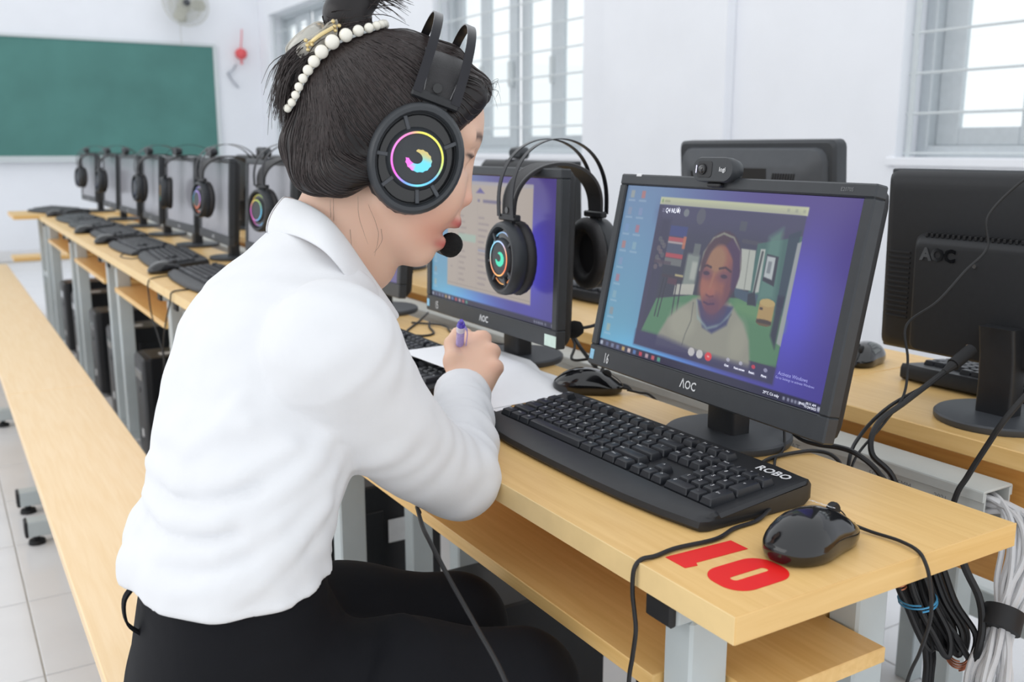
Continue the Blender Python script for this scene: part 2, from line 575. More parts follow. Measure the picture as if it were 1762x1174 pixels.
def ornament():
    red = mat('red_paper_ornament', (226, 96, 100), 0.7, var=0.2, scale=60)
    t = thing('hanging_ornament', 'small red paper lantern ornament on a cord by the room corner', 'ornament', (2.57, YB - .06, 2.42))
    MB().tube([(.02, 0, 0), (.012, 0, -.1), (0, 0, -.2)], .006, 6, 4).build('cord', red, t)
    b = MB(); b.m = Matrix.Translation((0, 0, -.26))
    prof = [(.005, .06), (.035, .052), (.06, .03), (.066, 0), (.058, -.03), (.03, -.055), (.006, -.06)]
    b.lathe(prof, 14); b.build('lantern', red, t)
    MB().cyl((0, 0, -.32), (0, 0, -.37), .006, 8, r2=.014).build('tassel', red, t)
    grey = mat('grey_paper', (168, 172, 180), 0.7, var=0.1)
    t2 = thing('wall_hook', 'small grey bent bracket on the wall below the red ornament', 'bracket', (2.48, YB - .02, 1.93))
    MB().strip([(-.06, 0, .02), (-.02, -.01, -.05), (.05, 0, -.13)], .03, .01, (0, 1, 0), 4).build('lower_arm', grey, t2)
    MB().strip([(-.06, 0, .02), (0, -.01, .06), (.04, 0, .12)], .03, .01, (0, 1, 0), 4).build('upper_arm', grey, t2)
ornament()
# ------------------------------------------------------------------ desks and benches
DESK_Z = 0.75
DL = 1.142
def desk(y0, label, facing=1, x_front=0.0, depth=.405, L=DL, near_cap=False):
    """desk whose front edge is at x_front; facing=1: user sits on the -x side"""
    t = thing('computer_desk', label, 'desk', (x_front, y0 + L / 2, 0), 0 if facing == 1 else math.pi, 'computer desks')
    h = L / 2 - .0015
    z = DESK_Z
    MB().cbox(0, depth, -h, h, z - .026, z, .0015).build('desktop', M['wood'], t)
    # pale edge banding, a hair proud of the board
    e = MB()
    e.cbox(-.0006, .0012, -h, h, z - .0258, z + .0002, .0004)
    e.build('edge_banding', M['edge'], t)
    MB().cbox(.0005, depth - .0005, -h - .0008, -h + .0008, z - .0258, z + .0002, .0003).build('edge_banding', M['woodx'], t)
    e_, g_ = h - .128, h - .045
    MB().prism([(.02, -e_), (.084, -e_), (.084, -g_), (.266, -g_), (.266, -e_), (.334, -e_), (.334, e_), (.266, e_), (.266, g_), (.084, g_), (.084, e_), (.02, e_)], z - .143, z - .125, .001).build('shelf', M['wood'], t)
    if facing == 1:
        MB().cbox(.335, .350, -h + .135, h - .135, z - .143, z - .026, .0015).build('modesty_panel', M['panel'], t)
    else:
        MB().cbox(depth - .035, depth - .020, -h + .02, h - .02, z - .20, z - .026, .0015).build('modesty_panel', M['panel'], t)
    for s in (-1, 1):
        yc = s * (h - .105)
        f = MB()
        f.cbox(.03, .08, yc - .02, yc + .02, .05, z - .052, .003)
        f.build('leg', M['steel'], t)
        f = MB(); f.cbox(.27, .32, yc - .02, yc + .02, .05, z - .052, .003); f.build('leg', M['steel'], t)
        f = MB(); f.cbox(.012, depth - .03, yc - .02, yc + .02, z - .052, z - .026, .003); r = f.build('rail', M['steel'], t)
        MB().cbox(.004, .013, yc - .0195, yc + .0195, z - .0525, z - .0275, .003).build('end_cap', M['rubber'], r)
        f = MB(); f.cbox(.08, .27, yc - .016, yc + .016, z - .178, z - .144, .003); f.build('stretcher', M['steel'], t)
        f = MB(); f.cbox(-.02, depth - .02, yc - .02, yc + .02, .022, .05, .003); ft = f.build('foot', M['steel'], t)
        for xx in (.005, depth - .045):
            MB().cyl((xx, yc, 0), (xx, yc, .022), .02, 14, r2=.014).build('glide', M['rubber'], ft)
    return t
NAMES = ['nearest computer desk with red number ten, the woman writes at it',
         'second computer desk of the row, hidden behind the woman',
         'third computer desk of the row, middle of the line beside the bench',
         'fourth computer desk of the row towards the chalkboard',
         'fifth and farthest computer desk of the row below the chalkboard']
for k in range(5): D = desk(k * DL, NAMES[k])
ON = ['opposite desk at the right edge with the monitor seen from behind',
      'opposite desk behind the video call monitor',
      'opposite desk behind the monitor with hanging headset',
      'opposite desk in the far row behind the woman\'s head',
      'opposite desk at the chalkboard end of the far row']
for k in range(5): desk(-.60 + k * DL, ON[k], facing=-1, x_front=.64 + .405)

def end_table():
    t = thing('side_table', 'wooden table standing crosswise at the chalkboard end of the row', 'table', (.55, 6.06, 0))
    MB().cbox(-.68, .62, -.22, .22, .724, .75, .0015).build('tabletop', M['woodx'], t)
    MB().cbox(-.45, .5, .14, .155, .50, .724, .0015).build('modesty_panel', M['panel'], t)
    for x in (-.50, .5):
        for y in (-.16, .16):
            MB().cbox(x - .02, x + .02, y - .02, y + .02, 0, .724, .003).build('leg', M['steel'], t)
        MB().cbox(x - .015, x + .015, -.15, .15, .35, .38, .003).build('stretcher', M['steel'], t)
    b = thing('bench', 'wooden bench standing crosswise in front of the chalkboard wall', 'bench', (.62, 6.75, 0), 0, 'wooden benches')
    MB().cbox(-.72, .6, -.12, .12, .395, .42, .0015).build('seat', M['woodx'], b)
    for x in (-.5, .4):
        for y in (-.08, .08):
            MB().cbox(x - .02, x + .02, y - .015, y + .015, 0, .395, .003).build('leg', M['steel'], b)
end_table()

def bench(y0, y1, label):
    xa, xb = -.408, -.165
    t = thing('bench', label, 'bench', ((xa + xb) / 2, (y0 + y1) / 2, 0), 0, 'wooden benches')
    w = (xb - xa) / 2; h = (y1 - y0) / 2 - .001
    MB().cbox(-w, w, -h, h, .398, .423, .0018).build('seat', M['bench'], t)
    n = max(2, round((y1 - y0) / 1.2) + 1)
    for i in range(n):
        yy = -h + .14 + (2 * h - .28) * i / (n - 1)
        MB().cbox(-.02, .02, yy - .025, yy + .025, .075, .372, .003).build('leg', M['steel'], t)
        MB().cbox(-w + .01, w - .01, yy - .02, yy + .02, .372, .398, .003).build('rail', M['steel'], t)
        f = MB().cbox(-.115, .115, yy - .025, yy + .025, .028, .075, .003).build('foot', M['steel'], t)
        for s in (-1, 1):
            MB().cbox(s * .115 - .006, s * .115 + .006, yy - .026, yy + .026, .027, .076, .004).build('foot_cap', M['rubber'], f)
            MB().lathe([(.004, .028), (.008, .028), (.009, .014), (.022, .012), (.024, .0), (.001, 0)], 14).build('glide', M['rubber'], f).location = (s * .09, yy, 0)
    return t
bench(-.05, 2.585, 'pale wooden bench the woman sits on')
bench(2.585, 6.25, 'pale wooden bench farther along, nearer the chalkboard')

def duct():
    t = thing('cable_duct', 'grey plastic cable duct running between the two desk rows', 'duct', (.60, 2.9, .655))
    L = 2.76
    m = MB()
    # U channel with an open near end
    m.cbox(-.028, -.025, -L, L, 0, .05, .0008); m.cbox(.025, .028, -L, L, 0, .05, .0008); m.cbox(-.028, .028, -L, L, -.003, 0, .0008)
    m.build('channel', M['pvc'], t)
    l = MB(); l.cbox(-.031, .031, -L, L, .05, .0535, .001); l.cbox(-.0315, -.0285, -L, L, .038, .052, .0008); l.cbox(.0285, .0315, -L, L, .038, .052, .0008)
    l.build('lid', M['pvc'], t)
    dark = M['dim_print']
    for s, y, sz in (('TIEN PHAT', -2.42, .015), ('50MM X 35MM', -2.62, .011), ('2021', -2.70, .010)):
        text(s, dark, t, (-.0322, y, .028), (0, -1, 0), (0, 0, 1), sz)
    for yy in (-2.2, -1.0, .2, 1.4, 2.6):
        MB().cbox(-.03, .038, yy - .015, yy + .015, -.012, -.004, .001).build('bracket', M['steel'], t)
duct()
def low_shelf():
    t = thing('steel_shelf', 'white steel shelf beam under the opposite desks at the right', 'shelf', (1.12, .35, 0))
    MB().cbox(-.02, .17, -1.2, 1.6, .30, .315, .002).build('shelf_plate', M['alu_light'], t)
    MB().cbox(-.03, -.012, -1.2, 1.6, .255, .316, .002).build('front_beam', M['steel'], t)
    for y in (-.9, .3, 1.4):
        MB().cbox(.05, .09, y - .02, y + .02, 0, .30, .002).build('leg', M['steel'], t)
low_shelf()
# ------------------------------------------------------------------ screens, painted as small coloured facets
def raster(nx, ny):
    u, v = np.meshgrid((np.arange(nx) + .5) / nx, (np.arange(ny) + .5) / ny)
    return u, v, np.zeros((ny, nx, 3))
def sm(d, w):
    return np.clip(.5 - d / w, 0, 1)
class Paint:
    def __init__(s, nx, ny, asp=1.7):
        s.u, s.v, s.c = raster(nx, ny); s.a = asp; s.w = 1.4 / nx
    def put(s, mask, col, al=1.0):
        m = (mask * al)[..., None]; s.c = s.c * (1 - m) + np.array(col, float) * m
    def rect(s, x0, y0, x1, y1, col, al=1.0, soft=None):
        w = soft or s.w
        s.put(sm(np.maximum(x0 - s.u, s.u - x1), w) * sm(np.maximum(y0 - s.v, s.v - y1), w * s.a), col, al)
    def ell(s, x, y, rx, ry, col, al=1.0, soft=.15, rot=0.0):
        dx = s.u - x; dy = s.v - y
        if rot:
            c, n = math.cos(rot), math.sin(rot); dx, dy = dx * c + dy / s.a * n, (-dx * n + dy / s.a * c) * s.a
        s.put(sm(np.sqrt((dx / rx) ** 2 + (dy / ry) ** 2) - 1, soft), col, al)
    def poly(s, pts, col, al=1.0, soft=None):
        w = soft or s.w
        ins = np.zeros(s.u.shape, bool); dmin = np.full(s.u.shape, 9.)
        n = len(pts)
        for i in range(n):
            (x0, y0), (x1, y1) = pts[i], pts[(i + 1) % n]
            c = ((y0 > s.v) != (y1 > s.v)) & (s.u < (x1 - x0) * (s.v - y0) / ((y1 - y0) or 1e-9) + x0)
            ins ^= c
            dx, dy = x1 - x0, (y1 - y0) / s.a
            t = np.clip(((s.u - x0) * dx + (s.v - y0) / s.a * dy) / (dx * dx + dy * dy + 1e-12), 0, 1)
            dmin = np.minimum(dmin, np.hypot(s.u - x0 - t * dx, (s.v - y0) / s.a - t * dy))
        s.put(sm(np.where(ins, -dmin, dmin), w), col, al)
    def line(s, pts, wd, col, al=1.0):
        d = np.full(s.u.shape, 9.)
        for (x0, y0), (x1, y1) in zip(pts, pts[1:]):
            dx, dy = x1 - x0, (y1 - y0) / s.a
            t = np.clip(((s.u - x0) * dx + (s.v - y0) / s.a * dy) / (dx * dx + dy * dy + 1e-12), 0, 1)
            d = np.minimum(d, np.hypot(s.u - x0 - t * dx, (s.v - y0) / s.a - t * dy))
        s.put(sm(d - wd / 2, s.w), col, al)
    def mesh(s, name, w, h):
        """screen surface facing -x, y to the left, z up from the lower edge"""
        ny, nx = s.u.shape
        yy = w / 2 - np.linspace(0, 1, nx) * w
        zz = h - np.linspace(0, 1, ny) * h
        Y, Z = np.meshgrid(yy, zz)
        vs = np.stack([np.zeros(Y.size), Y.ravel(), Z.ravel()], 1)
        i = np.arange((ny - 1) * (nx - 1)); r = i // (nx - 1); c = i % (nx - 1)
        a = r * nx + c
        fs = np.stack([a, a + nx, a + nx + 1, a + 1], 1)
        me = bpy.data.meshes.new(name)
        me.from_pydata(vs.tolist(), [], fs.tolist())
        set_cols(me, np.clip(s.c.reshape(-1, 3), 0, 255))
        return me

def desktop_bg(p):
    u, v = p.u, p.v
    L = np.array([104, 168, 196.]); LT = np.array([112, 140, 178.]); R = np.array([74, 66, 152.]); RT = np.array([84, 70, 140.])
    tb = v[..., None]
    left = LT * (1 - tb) + L * tb; right = RT * (1 - tb) + R * tb
    t = np.clip((u - .10) / .65, 0, 1)[..., None]; t = t * t * (3 - 2 * t)
    p.c = left * (1 - t) + right * t
    g = np.exp(-(((u - .84) / .10) ** 2 + ((v - .55) / .30) ** 2))[..., None]
    p.c += g * np.array([8, 14, 62])
    g = np.exp(-(((u - .36) / .3) ** 2 + ((v - 1.0) / .12) ** 2))[..., None]
    p.c += g * np.array([6, 34, 58])

def taskbar(p, icons=True):
    p.rect(0, .955, 1, 1.01, (42, 42, 70))
    if icons:
        for x, c in ((.014, (190, 200, 215)), (.047, (90, 100, 140)), (.078, (120, 130, 160)), (.108, (110, 120, 160)), (.14, (205, 175, 110)), (.172, (225, 205, 200)), (.202, (90, 130, 190)), (.235, (214, 70, 90)), (.268, (200, 170, 180)), (.300, (210, 100, 110)), (.330, (90, 170, 150))):
            p.rect(x - .008, .966, x + .008, .990, c, .9)
        for x in (.868, .884, .898, .910, .922, .944):
            p.rect(x - .004, .970, x + .004, .986, (170, 175, 195), .8)
        p.rect(.985, .968, .996, .990, (200, 204, 220), .9)

def icon_column(p):
    cols = [(190, 180, 150), (150, 150, 170), (120, 150, 200), (220, 110, 90), (140, 150, 190), (205, 100, 110), (150, 180, 190), (160, 140, 130)]
    for k in range(9):
        y = .03 + k * .103
        c = cols[k % 8]
        p.rect(.026, y, .046, y + .045, c, .5)
        p.rect(.018, y + .055, .055, y + .066, (190, 205, 220), .35)
        if k < 4:
            c = cols[(k + 3) % 8]
            p.rect(.085, y, .105, y + .045, c, .55)
            p.rect(.075, y + .055, .115, y + .066, (190, 205, 220), .35)

def paint_call():
    p = Paint(340, 210)
    desktop_bg(p); icon_column(p); taskbar(p)
    # video window
    p.rect(.19, .058, .822, .102, (203, 208, 170))
    p.rect(.198, .070, .206, .090, (140, 170, 110)); p.rect(.212, .074, .240, .086, (150, 156, 120), .6)
    for x in (.745, .775, .803): p.rect(x, .072, x + .010, .088, (150, 155, 140), .5)
    p.rect(.19, .102, .818, .93, (66, 64, 102))
    # video picture: dark ceiling, teal walls, green floor
    g = np.clip((p.v - .10) / .35, 0, 1)[..., None]
    m = sm(np.maximum(.215 - p.u, p.u - .818), p.w) * sm(np.maximum(.105 - p.v, p.v - .846), p.w)
    bg = np.array([76, 76, 116.]) * (1 - g) + np.array([62, 66, 88.]) * g
    p.c = p.c * (1 - m[..., None]) + bg * m[..., None]
    p.rect(.19, .102, .818, .20, (80, 78, 122), .55, soft=.06)
    p.line([(.60, .255), (.70, .262), (.745, .20)], .012, (84, 84, 104), .8)
    p.ell(.40, .15, .020, .045, (104, 108, 120), .7); p.rect(.575, .155, .603, .205, (90, 98, 110), .7); p.ell(.329, .138, .013, .022, (134, 142, 150), .9)
    # back wall, doorway and shelves
    p.poly([(.66, .26), (.818, .20), (.818, .62), (.66, .57)], (72, 122, 118), .95)
    p.poly([(.70, .22), (.745, .17), (.76, .52), (.70, .54)], (96, 148, 138), .85, soft=.02)
    p.poly([(.77, .20), (.812, .17), (.80, .56), (.775, .55)], (54, 74, 100), .9)
    p.poly([(.60, .295), (.658, .295), (.668, .50), (.606, .505)], (190, 196, 186), 1)
    p.line([(.633, .30), (.642, .50)], .003, (140, 146, 140))
    p.poly([(.676, .285), (.694, .283), (.700, .50), (.676, .515)], (196, 202, 196), .95)
    p.line([(.685, .30), (.682, .50)], .008, (70, 76, 84), .9)
    p.poly([(.703, .305), (.749, .312), (.752, .46), (.705, .44)], (58, 62, 82), 1)
    p.poly([(.706, .315), (.738, .318), (.740, .43), (.707, .42)], (192, 202, 206), 1)
    p.rect(.714, .34, .728, .40, (120, 130, 140), .8)
    p.poly([(.215, .18), (.262, .18), (.258, .84), (.215, .84)], (62, 62, 98), .9, soft=.02)
    for y0, y1, c in ((.215, .275, (62, 76, 150)), (.280, .305, (206, 84, 96)), (.305, .318, (198, 178, 180)), (.318, .372, (82, 92, 126)), (.372, .398, (210, 74, 90)), (.40, .44, (120, 124, 128))):
        p.rect(.266, y0, .350, y1, c, .95)
    p.rect(.338, .27, .352, .34, (214, 120, 90), .9)
    for k in range(10): p.ell(.226 + .012 * (k % 3), .30 + .018 * k, .010, .016, (120 + 8 * k % 40, 128, 126), .5)
    p.rect(.372, .36, .43, .56, (150, 164, 156), .9, soft=.012)
    p.rect(.395, .30, .425, .37, (120, 130, 130), .8); p.rect(.40, .40, .425, .50, (196, 200, 192), .7, soft=.01)
    # green floor with white rug, stools
    p.poly([(.262, .64), (.43, .58), (.66, .545), (.818, .60), (.818, .846), (.215, .846), (.23, .78)], (86, 148, 106), 1)
    p.poly([(.62, .56), (.72, .555), (.818, .62), (.818, .66), (.60, .62)], (108, 164, 110), .8, soft=.03)
    p.poly([(.34, .54), (.43, .52), (.43, .58), (.34, .60)], (196, 196, 184), .95)
    p.poly([(.60, .50), (.70, .515), (.70, .575), (.61, .545)], (70, 96, 124), .95)
    p.poly([(.66, .52), (.685, .50), (.70, .57), (.665, .575)], (50, 58, 78), .9)
    for x in (.280, .296, .345, .366): p.line([(x, .51), (x - .012 if x < .3 else x + .006, .74)], .0045, (52, 54, 74))
    p.rect(.268, .495, .372, .512, (70, 60, 80)); p.rect(.30, .51, .345, .545, (98, 62, 84), .9); p.rect(.33, .484, .37, .496, (206, 190, 130), .9)
    p.rect(.215, .42, .30, .44, (90, 74, 96), .8)
    # yellow stool
    p.rect(.712, .545, .770, .645, (196, 158, 92)); p.ell(.741, .545, .029, .020, (208, 176, 104)); p.ell(.741, .645, .029, .018, (120, 96, 70)); p.rect(.712, .632, .770, .650, (74, 64, 66), .9)
    p.rect(.716, .572, .728, .584, (70, 60, 60))
    p.poly([(.775, .50), (.80, .50), (.80, .76), (.775, .70)], (48, 52, 84), .9, soft=.01)
    p.poly([(.806, .235), (.820, .225), (.820, .74), (.803, .73)], (168, 174, 178), .95)
    # person in the call: grey hooded sweater, face lit warm, dark hair
    p.poly([(.30, .846), (.335, .735), (.385, .665), (.435, .60), (.46, .585), (.60, .585), (.665, .67), (.70, .75), (.72, .86), (.72, .90), (.30, .90)], (158, 158, 142), 1, soft=.012)
    p.poly([(.30, .846), (.72, .80), (.72, .93), (.30, .93)], (66, 64, 102), .0)
    p.ell(.405, .74, .06, .09, (176, 176, 156), .7, soft=.6); p.ell(.655, .76, .035, .10, (172, 172, 152), .6, soft=.7)
    p.line([(.44, .62), (.445, .72), (.43, .80), (.425, .86)], .004, (104, 108, 104), .8); p.line([(.56, .72), (.585, .70), (.61, .64)], .006, (120, 122, 112), .8)
    p.poly([(.455, .60), (.50, .74), (.545, .76), (.60, .70), (.612, .60)], (66, 74, 128), 1, soft=.01)
    p.poly([(.452, .60), (.470, .68), (.52, .735), (.575, .70), (.61, .62), (.60, .66), (.56, .72), (.52, .745), (.47, .70)], (150, 178, 178), .9, soft=.01)
    p.ell(.525, .42, .087, .205, (86, 62, 84), 1, soft=.08)
    p.line([(.440, .44), (.445, .34), (.475, .26), (.515, .228), (.56, .245), (.595, .31), (.612, .40)], .007, (150, 154, 140), .9)
    p.ell(.522, .475, .066, .185, (166, 96, 88), 1, soft=.10)
    p.ell(.505, .37, .040, .075, (178, 128, 96), .9, soft=.5)
    p.ell(.50, .54, .030, .045, (190, 112, 92), .7, soft=.8)
    p.ell(.524, .625, .046, .070, (112, 66, 104), .75, soft=.9)
    p.ell(.575, .50, .016, .12, (112, 62, 92), .6, soft=1.0); p.ell(.465, .52, .016, .06, (190, 110, 92), .6, soft=1.0)
    p.ell(.472, .452, .026, .030, (128, 76, 100), .7, soft=.9); p.ell(.550, .455, .028, .032, (128, 76, 100), .7, soft=.9)
    p.ell(.472, .450, .014, .011, (70, 52, 84), .9, soft=.5); p.ell(.550, .453, .014, .011, (70, 52, 84), .9, soft=.5)
    p.line([(.506, .45), (.502, .50), (.497, .55)], .010, (186, 118, 96), .6); p.ell(.506, .548, .018, .020, (186, 104, 92), .8, soft=.7)
    p.line([(.452, .420), (.468, .408), (.488, .415)], .007, (72, 50, 72), .9); p.line([(.525, .415), (.55, .405), (.575, .422)], .007, (72, 50, 72), .9)
    p.line([(.490, .565), (.505, .572), (.520, .565)], .006, (112, 62, 84), .8)
    p.line([(.485, .605), (.505, .612), (.530, .604)], .006, (80, 50, 96), .9)
    p.poly([(.555, .25), (.60, .31), (.612, .44), (.60, .52), (.585, .50), (.575, .36), (.535, .29)], (84, 58, 104), .9, soft=.01)
    p.poly([(.45, .46), (.438, .40), (.455, .30), (.485, .255), (.505, .27), (.475, .33), (.458, .40)], (92, 66, 84), .9, soft=.01)
    # dim, slightly washed-out video picture
    g_ = p.c.mean(2, keepdims=True); mm = (sm(np.maximum(.19 - p.u, p.u - .818), p.w) * sm(np.maximum(.104 - p.v, p.v - .93), p.w))[..., None]
    p.c = p.c * (1 - mm) + (g_ * .22 + p.c * .78) * .93 * mm
    # call controls
    p.rect(.19, .846, .818, .93, (58, 58, 98), .0)
    p.poly([(.19, .846), (.33, .846), (.50, .875), (.72, .875), (.818, .846), (.818, .93), (.19, .93)], (58, 57, 96), .85, soft=.02)
    for x, c in ((.473, (196, 194, 196)), (.511, (200, 198, 200)), (.550, (224, 66, 76))): p.ell(x, .884, .0145, .0235, c, 1, soft=.12)
    p.rect(.545, .880, .555, .887, (240, 190, 190))
    for x, c in ((.634, (190, 190, 210)), (.686, (190, 190, 210)), (.737, (226, 64, 86)), (.784, (170, 170, 200))):
        p.ell(x, .872, .007, .010, c, .8)
    for x, w in ((.633, .010), (.686, .020), (.735, .012), (.783, .011)): p.rect(x - w, .899, x + w, .909, (200, 200, 215), .7)
    p.line([(.21, .128), (.218, .128)], .003, (150, 150, 176)); p.line([(.21, .140), (.218, .140)], .003, (150, 150, 176))
    return p

def paint_doc():
    p = Paint(200, 124)
    desktop_bg(p); icon_column(p); taskbar(p)
    p.rect(.15, .05, .835, .875, (178, 166, 156))
    p.rect(.15, .05, .835, .075, (160, 160, 176), .6)
    p.poly([(.395, .135), (.43, .095), (.468, .135)], (92, 84, 150))
    p.rect(.41, .18, .43, .20, (120, 112, 140)); p.rect(.455, .18, .60, .203, (104, 98, 130), .85)
    for k in range(12):
        y = .31 + k * .045
        p.rect(.255, y, .255 + .04 + .03 * ((k * 7) % 5) / 5, y + .013, (150, 138, 134), .8)
        p.rect(.42, y, .42 + .05 + .05 * ((k * 3) % 4) / 4, y + .013, (146, 134, 136), .8)
        if k % 3 == 0: p.rect(.18, y, .20, y + .012, (150, 140, 138), .6)
    p.rect(.25, .452, .40, .508, (160, 186, 172), .8)
    p.rect(.42, .555, .56, .565, (110, 130, 180), .7)
    for x in (.245, .41, .70): p.line([(x, .22), (x, .86)], .002, (160, 150, 144), .6)
    p.rect(.155, .85, .83, .852, (140, 132, 130), .8)
    return p
def paint_plain():
    p = Paint(40, 26)
    desktop_bg(p)
    p.c = p.c * .35 + np.array([112, 98, 134.]) * .65
    return p

SCR_CACHE = {}
SW, SH = .475 - .032, .2905 - .016 - .032
PW, PH = .475, .2905

def monitor(name_label, loc, rz=0.0, tilt=.19, screen='off', mark=None, group='desktop monitors', logo=True, dx=-.065, full=True, light=False):
    t = thing('monitor', name_label, 'monitor', loc, rz, group)
    P = Matrix.Translation((dx, 0, .068)) @ Matrix.Rotation(tilt, 4, 'Y')
    bz = M['bezel']; pl = M['plastic']
    def mb():
        m = MB(); m.m = P; return m
    key = (round(tilt, 3), dx)
    C = SCR_CACHE.setdefault(key, {})
    def part(nm, fn, m, parent=None):
        if nm not in C:
            b = mb(); fn(b); me = b.mesh(nm); me.materials.append(m); C[nm] = me
        return link(nm, C[nm], m, parent or t)
    def f_bezel(b):
        b.cbox(0, .019, -PW / 2, PW / 2, PH - .016, PH, .002)
        b.cbox(0, .019, -PW / 2, PW / 2, 0, .031, .002)
        b.cbox(0, .019, -PW / 2, -PW / 2 + .016, .0305, PH - .0155, .002)
        b.cbox(0, .019, PW / 2 - .016, PW / 2, .0305, PH - .0155, .002)
    part('bezel', f_bezel, bz)
    def f_back(b):
        w = PW / 2
        r = [[(x, y, z) for y, z in rrect(-w + i, w - i, i, PH - i, .012, 3)] for x, i in ((.0185, .002), (.026, .003), (.036, .010), (.040, .022))]
        b.rings(r)
    bk = part('back_cover', f_back, M['matte'])
    if full:
        def f_bulge(b):
            r = [[(x, y, z) for y, z in rrect(-.165 + i, .165 - i, .012 + i * .3, .195 - i, .010, 3)] for x, i in ((.038, 0), (.052, .002), (.066, .010), (.068, .014))]
            b.rings(r)
        bu = part('rear_housing', f_bulge, M['matte'])
        def f_vent(b):
            for k in range(34):
                y = -.145 + k * .0088
                b.cbox(.044, .058, y, y + .004, .1905, .1965, .0006)
        part('vent', f_vent, M['rubber'], bu)['kind'] = 'stuff'
        def f_vent2(b):
            for s in (-1, 1):
                for k in range(14):
                    z = .055 + k * .008
                    b.cbox(.0395, .0415, s * .20 - .02, s * .20 + .02, z, z + .0035, .0004)
        part('vent_slots', f_vent2, M['rubber'], bk)['kind'] = 'stuff'
        if 'screws' not in C: C['screws'] = None
        for y, z in ((.06, .155), (-.055, .155), (.055, .035), (-.055, .035)):
            b = mb(); b.cyl((.067, y, z), (.0697, y, z), .0034, 10); b.build('screw', M['chrome'], bu)
        text('AOC', M['gloss'], bu, P @ Vector((.0684, -.115, .165)), P.to_3x3() @ Vector((0, 1, 0)), P.to_3x3() @ Vector((0, 0, 1)), .026, name='embossed_lettering', bold=.0012, extrude=.0006)
    # stand
    def f_neck(b):
        b.m = Matrix.Identity(4)
        r = [[(.0 + x, y, z) for x, y in rrect(-.016 + o, .016 + o, -.027, .027, .005, 3)] for z, o in ((.010, 0), (.06, 0), (.095, .003), (.14, .012))]
        b.rings(r)
    part('neck', f_neck, M['plastic'])
    def f_base(b):
        b.m = Matrix.Identity(4)
        b.lathe([(.001, 0.0), (.084, 0.0), (.086, .003), (.086, .009), (.0835, .0115), (.06, .0125), (.001, .0125)], 48)
    part('base', f_base, M['greyplas'])
    # screen
    sy = SW; sh = SH
    off = P @ Matrix.Translation((.0045, 0, .0315))
    if screen == 'off':
        b = MB(); b.m = off; b.cbox(0, .002, -sy / 2, sy / 2, 0, sh, .0003)
        s = b.build('screen', M['off_screen'], t)
    else:
        if screen not in SCR_CACHE:
            SCR_CACHE[screen] = {'call': paint_call, 'doc': paint_doc, 'plain': paint_plain}[screen]()
        me = SCR_CACHE[screen].mesh('screen', sy, sh)
        me.transform(off)
        s = link('screen', me, M['screen'], t)
    R3 = P.to_3x3()
    ex = R3 @ Vector((0, -1, 0)); ez = R3 @ Vector((0, 0, 1))
    def at(u, v, x=.0040):      # point of the screen, u to the right, v down
        return off @ Vector((x - .0045, sy / 2 - u * sy, sh - v * sh))
    if logo:
        text('ΛOC', M['white_print'], t, P @ Vector((-.0006, 0, .0155)), ex, ez, .0160, name='brand_lettering', bold=.0003, xs=.92)
    # power button strip, model print, thin light line under the screen
    b = mb(); b.cbox(-.0004, .0005, -PW / 2 + .017, PW / 2 - .017, .0295, .0305, .0002); b.build('lower_trim', M['greyplas'], t)
    if screen in ('call', 'doc', 'plain'):
        b = mb(); b.cbox(-.0006, .0002, PW / 2 - .014, PW / 2 - .004, .008, .023, .0003)
        st = b.build('energy_sticker', M['blue_sticker'], t)
    if mark:
        text(mark, M['white_print'], t, P @ Vector((-.0007, PW / 2 - .048, .0145)), ex, R3 @ Vector((0, -.12, 1)), .021, name='handwritten_number', bold=.00025, xs=.62)
    if screen == 'call':
        text('E2070S', M['dim_print'], t, P @ Vector((-.0006, -PW / 2 + .040, PH - .008)), ex, ez, .0062, name='model_lettering')
        W = mat('screen_white_text', (225, 228, 240), 0.4, var=0, emit=(214, 216, 230), estr=.8)
        D = mat('screen_dim_text', (150, 150, 190), 0.4, var=0, emit=(112, 116, 176), estr=.8)
        text('Q4 NƯỚI', W, s, at(.262, .132), ex, ez, .0092, name='screen_text', xs=.85)
        text('Activate Windows', D, s, at(.886, .868), ex, ez, .0062, name='screen_text')
        text('Go to Settings to activate Windows', D, s, at(.895, .890), ex, ez, .0042, name='screen_text')
        merge_text([('Chat', at(.633, .904), ex, ez, .0040), ('Share screen', at(.686, .904), ex, ez, .0038), ('React', at(.735, .904), ex, ez, .0040), ('More', at(.783, .904), ex, ez, .0040)], 'screen_text', W, s)
        merge_text([('29°C Có mây', at(.822, .979), ex, ez, .0048), ('ENG', at(.934, .979), ex, ez, .004), ('10:11 AM', at(.964, .971), ex, ez, .004), ('11/24/2022', at(.964, .987), ex, ez, .004)], 'screen_text', W, s)
        b = mb(); b.cbox(-.0007, .004, PW / 2 - .050, PW / 2 - .038, PH - .0035, PH + .0008, .0006); b.build('white_chip', M['white_print'], t)
    if screen == 'doc':
        b = mb(); b.cbox(-.0008, .0002, -PW / 2 + .000, -PW / 2 + .034, .003, .022, .0003); b.build('asset_sticker', M['green_sticker'], t)
    return t

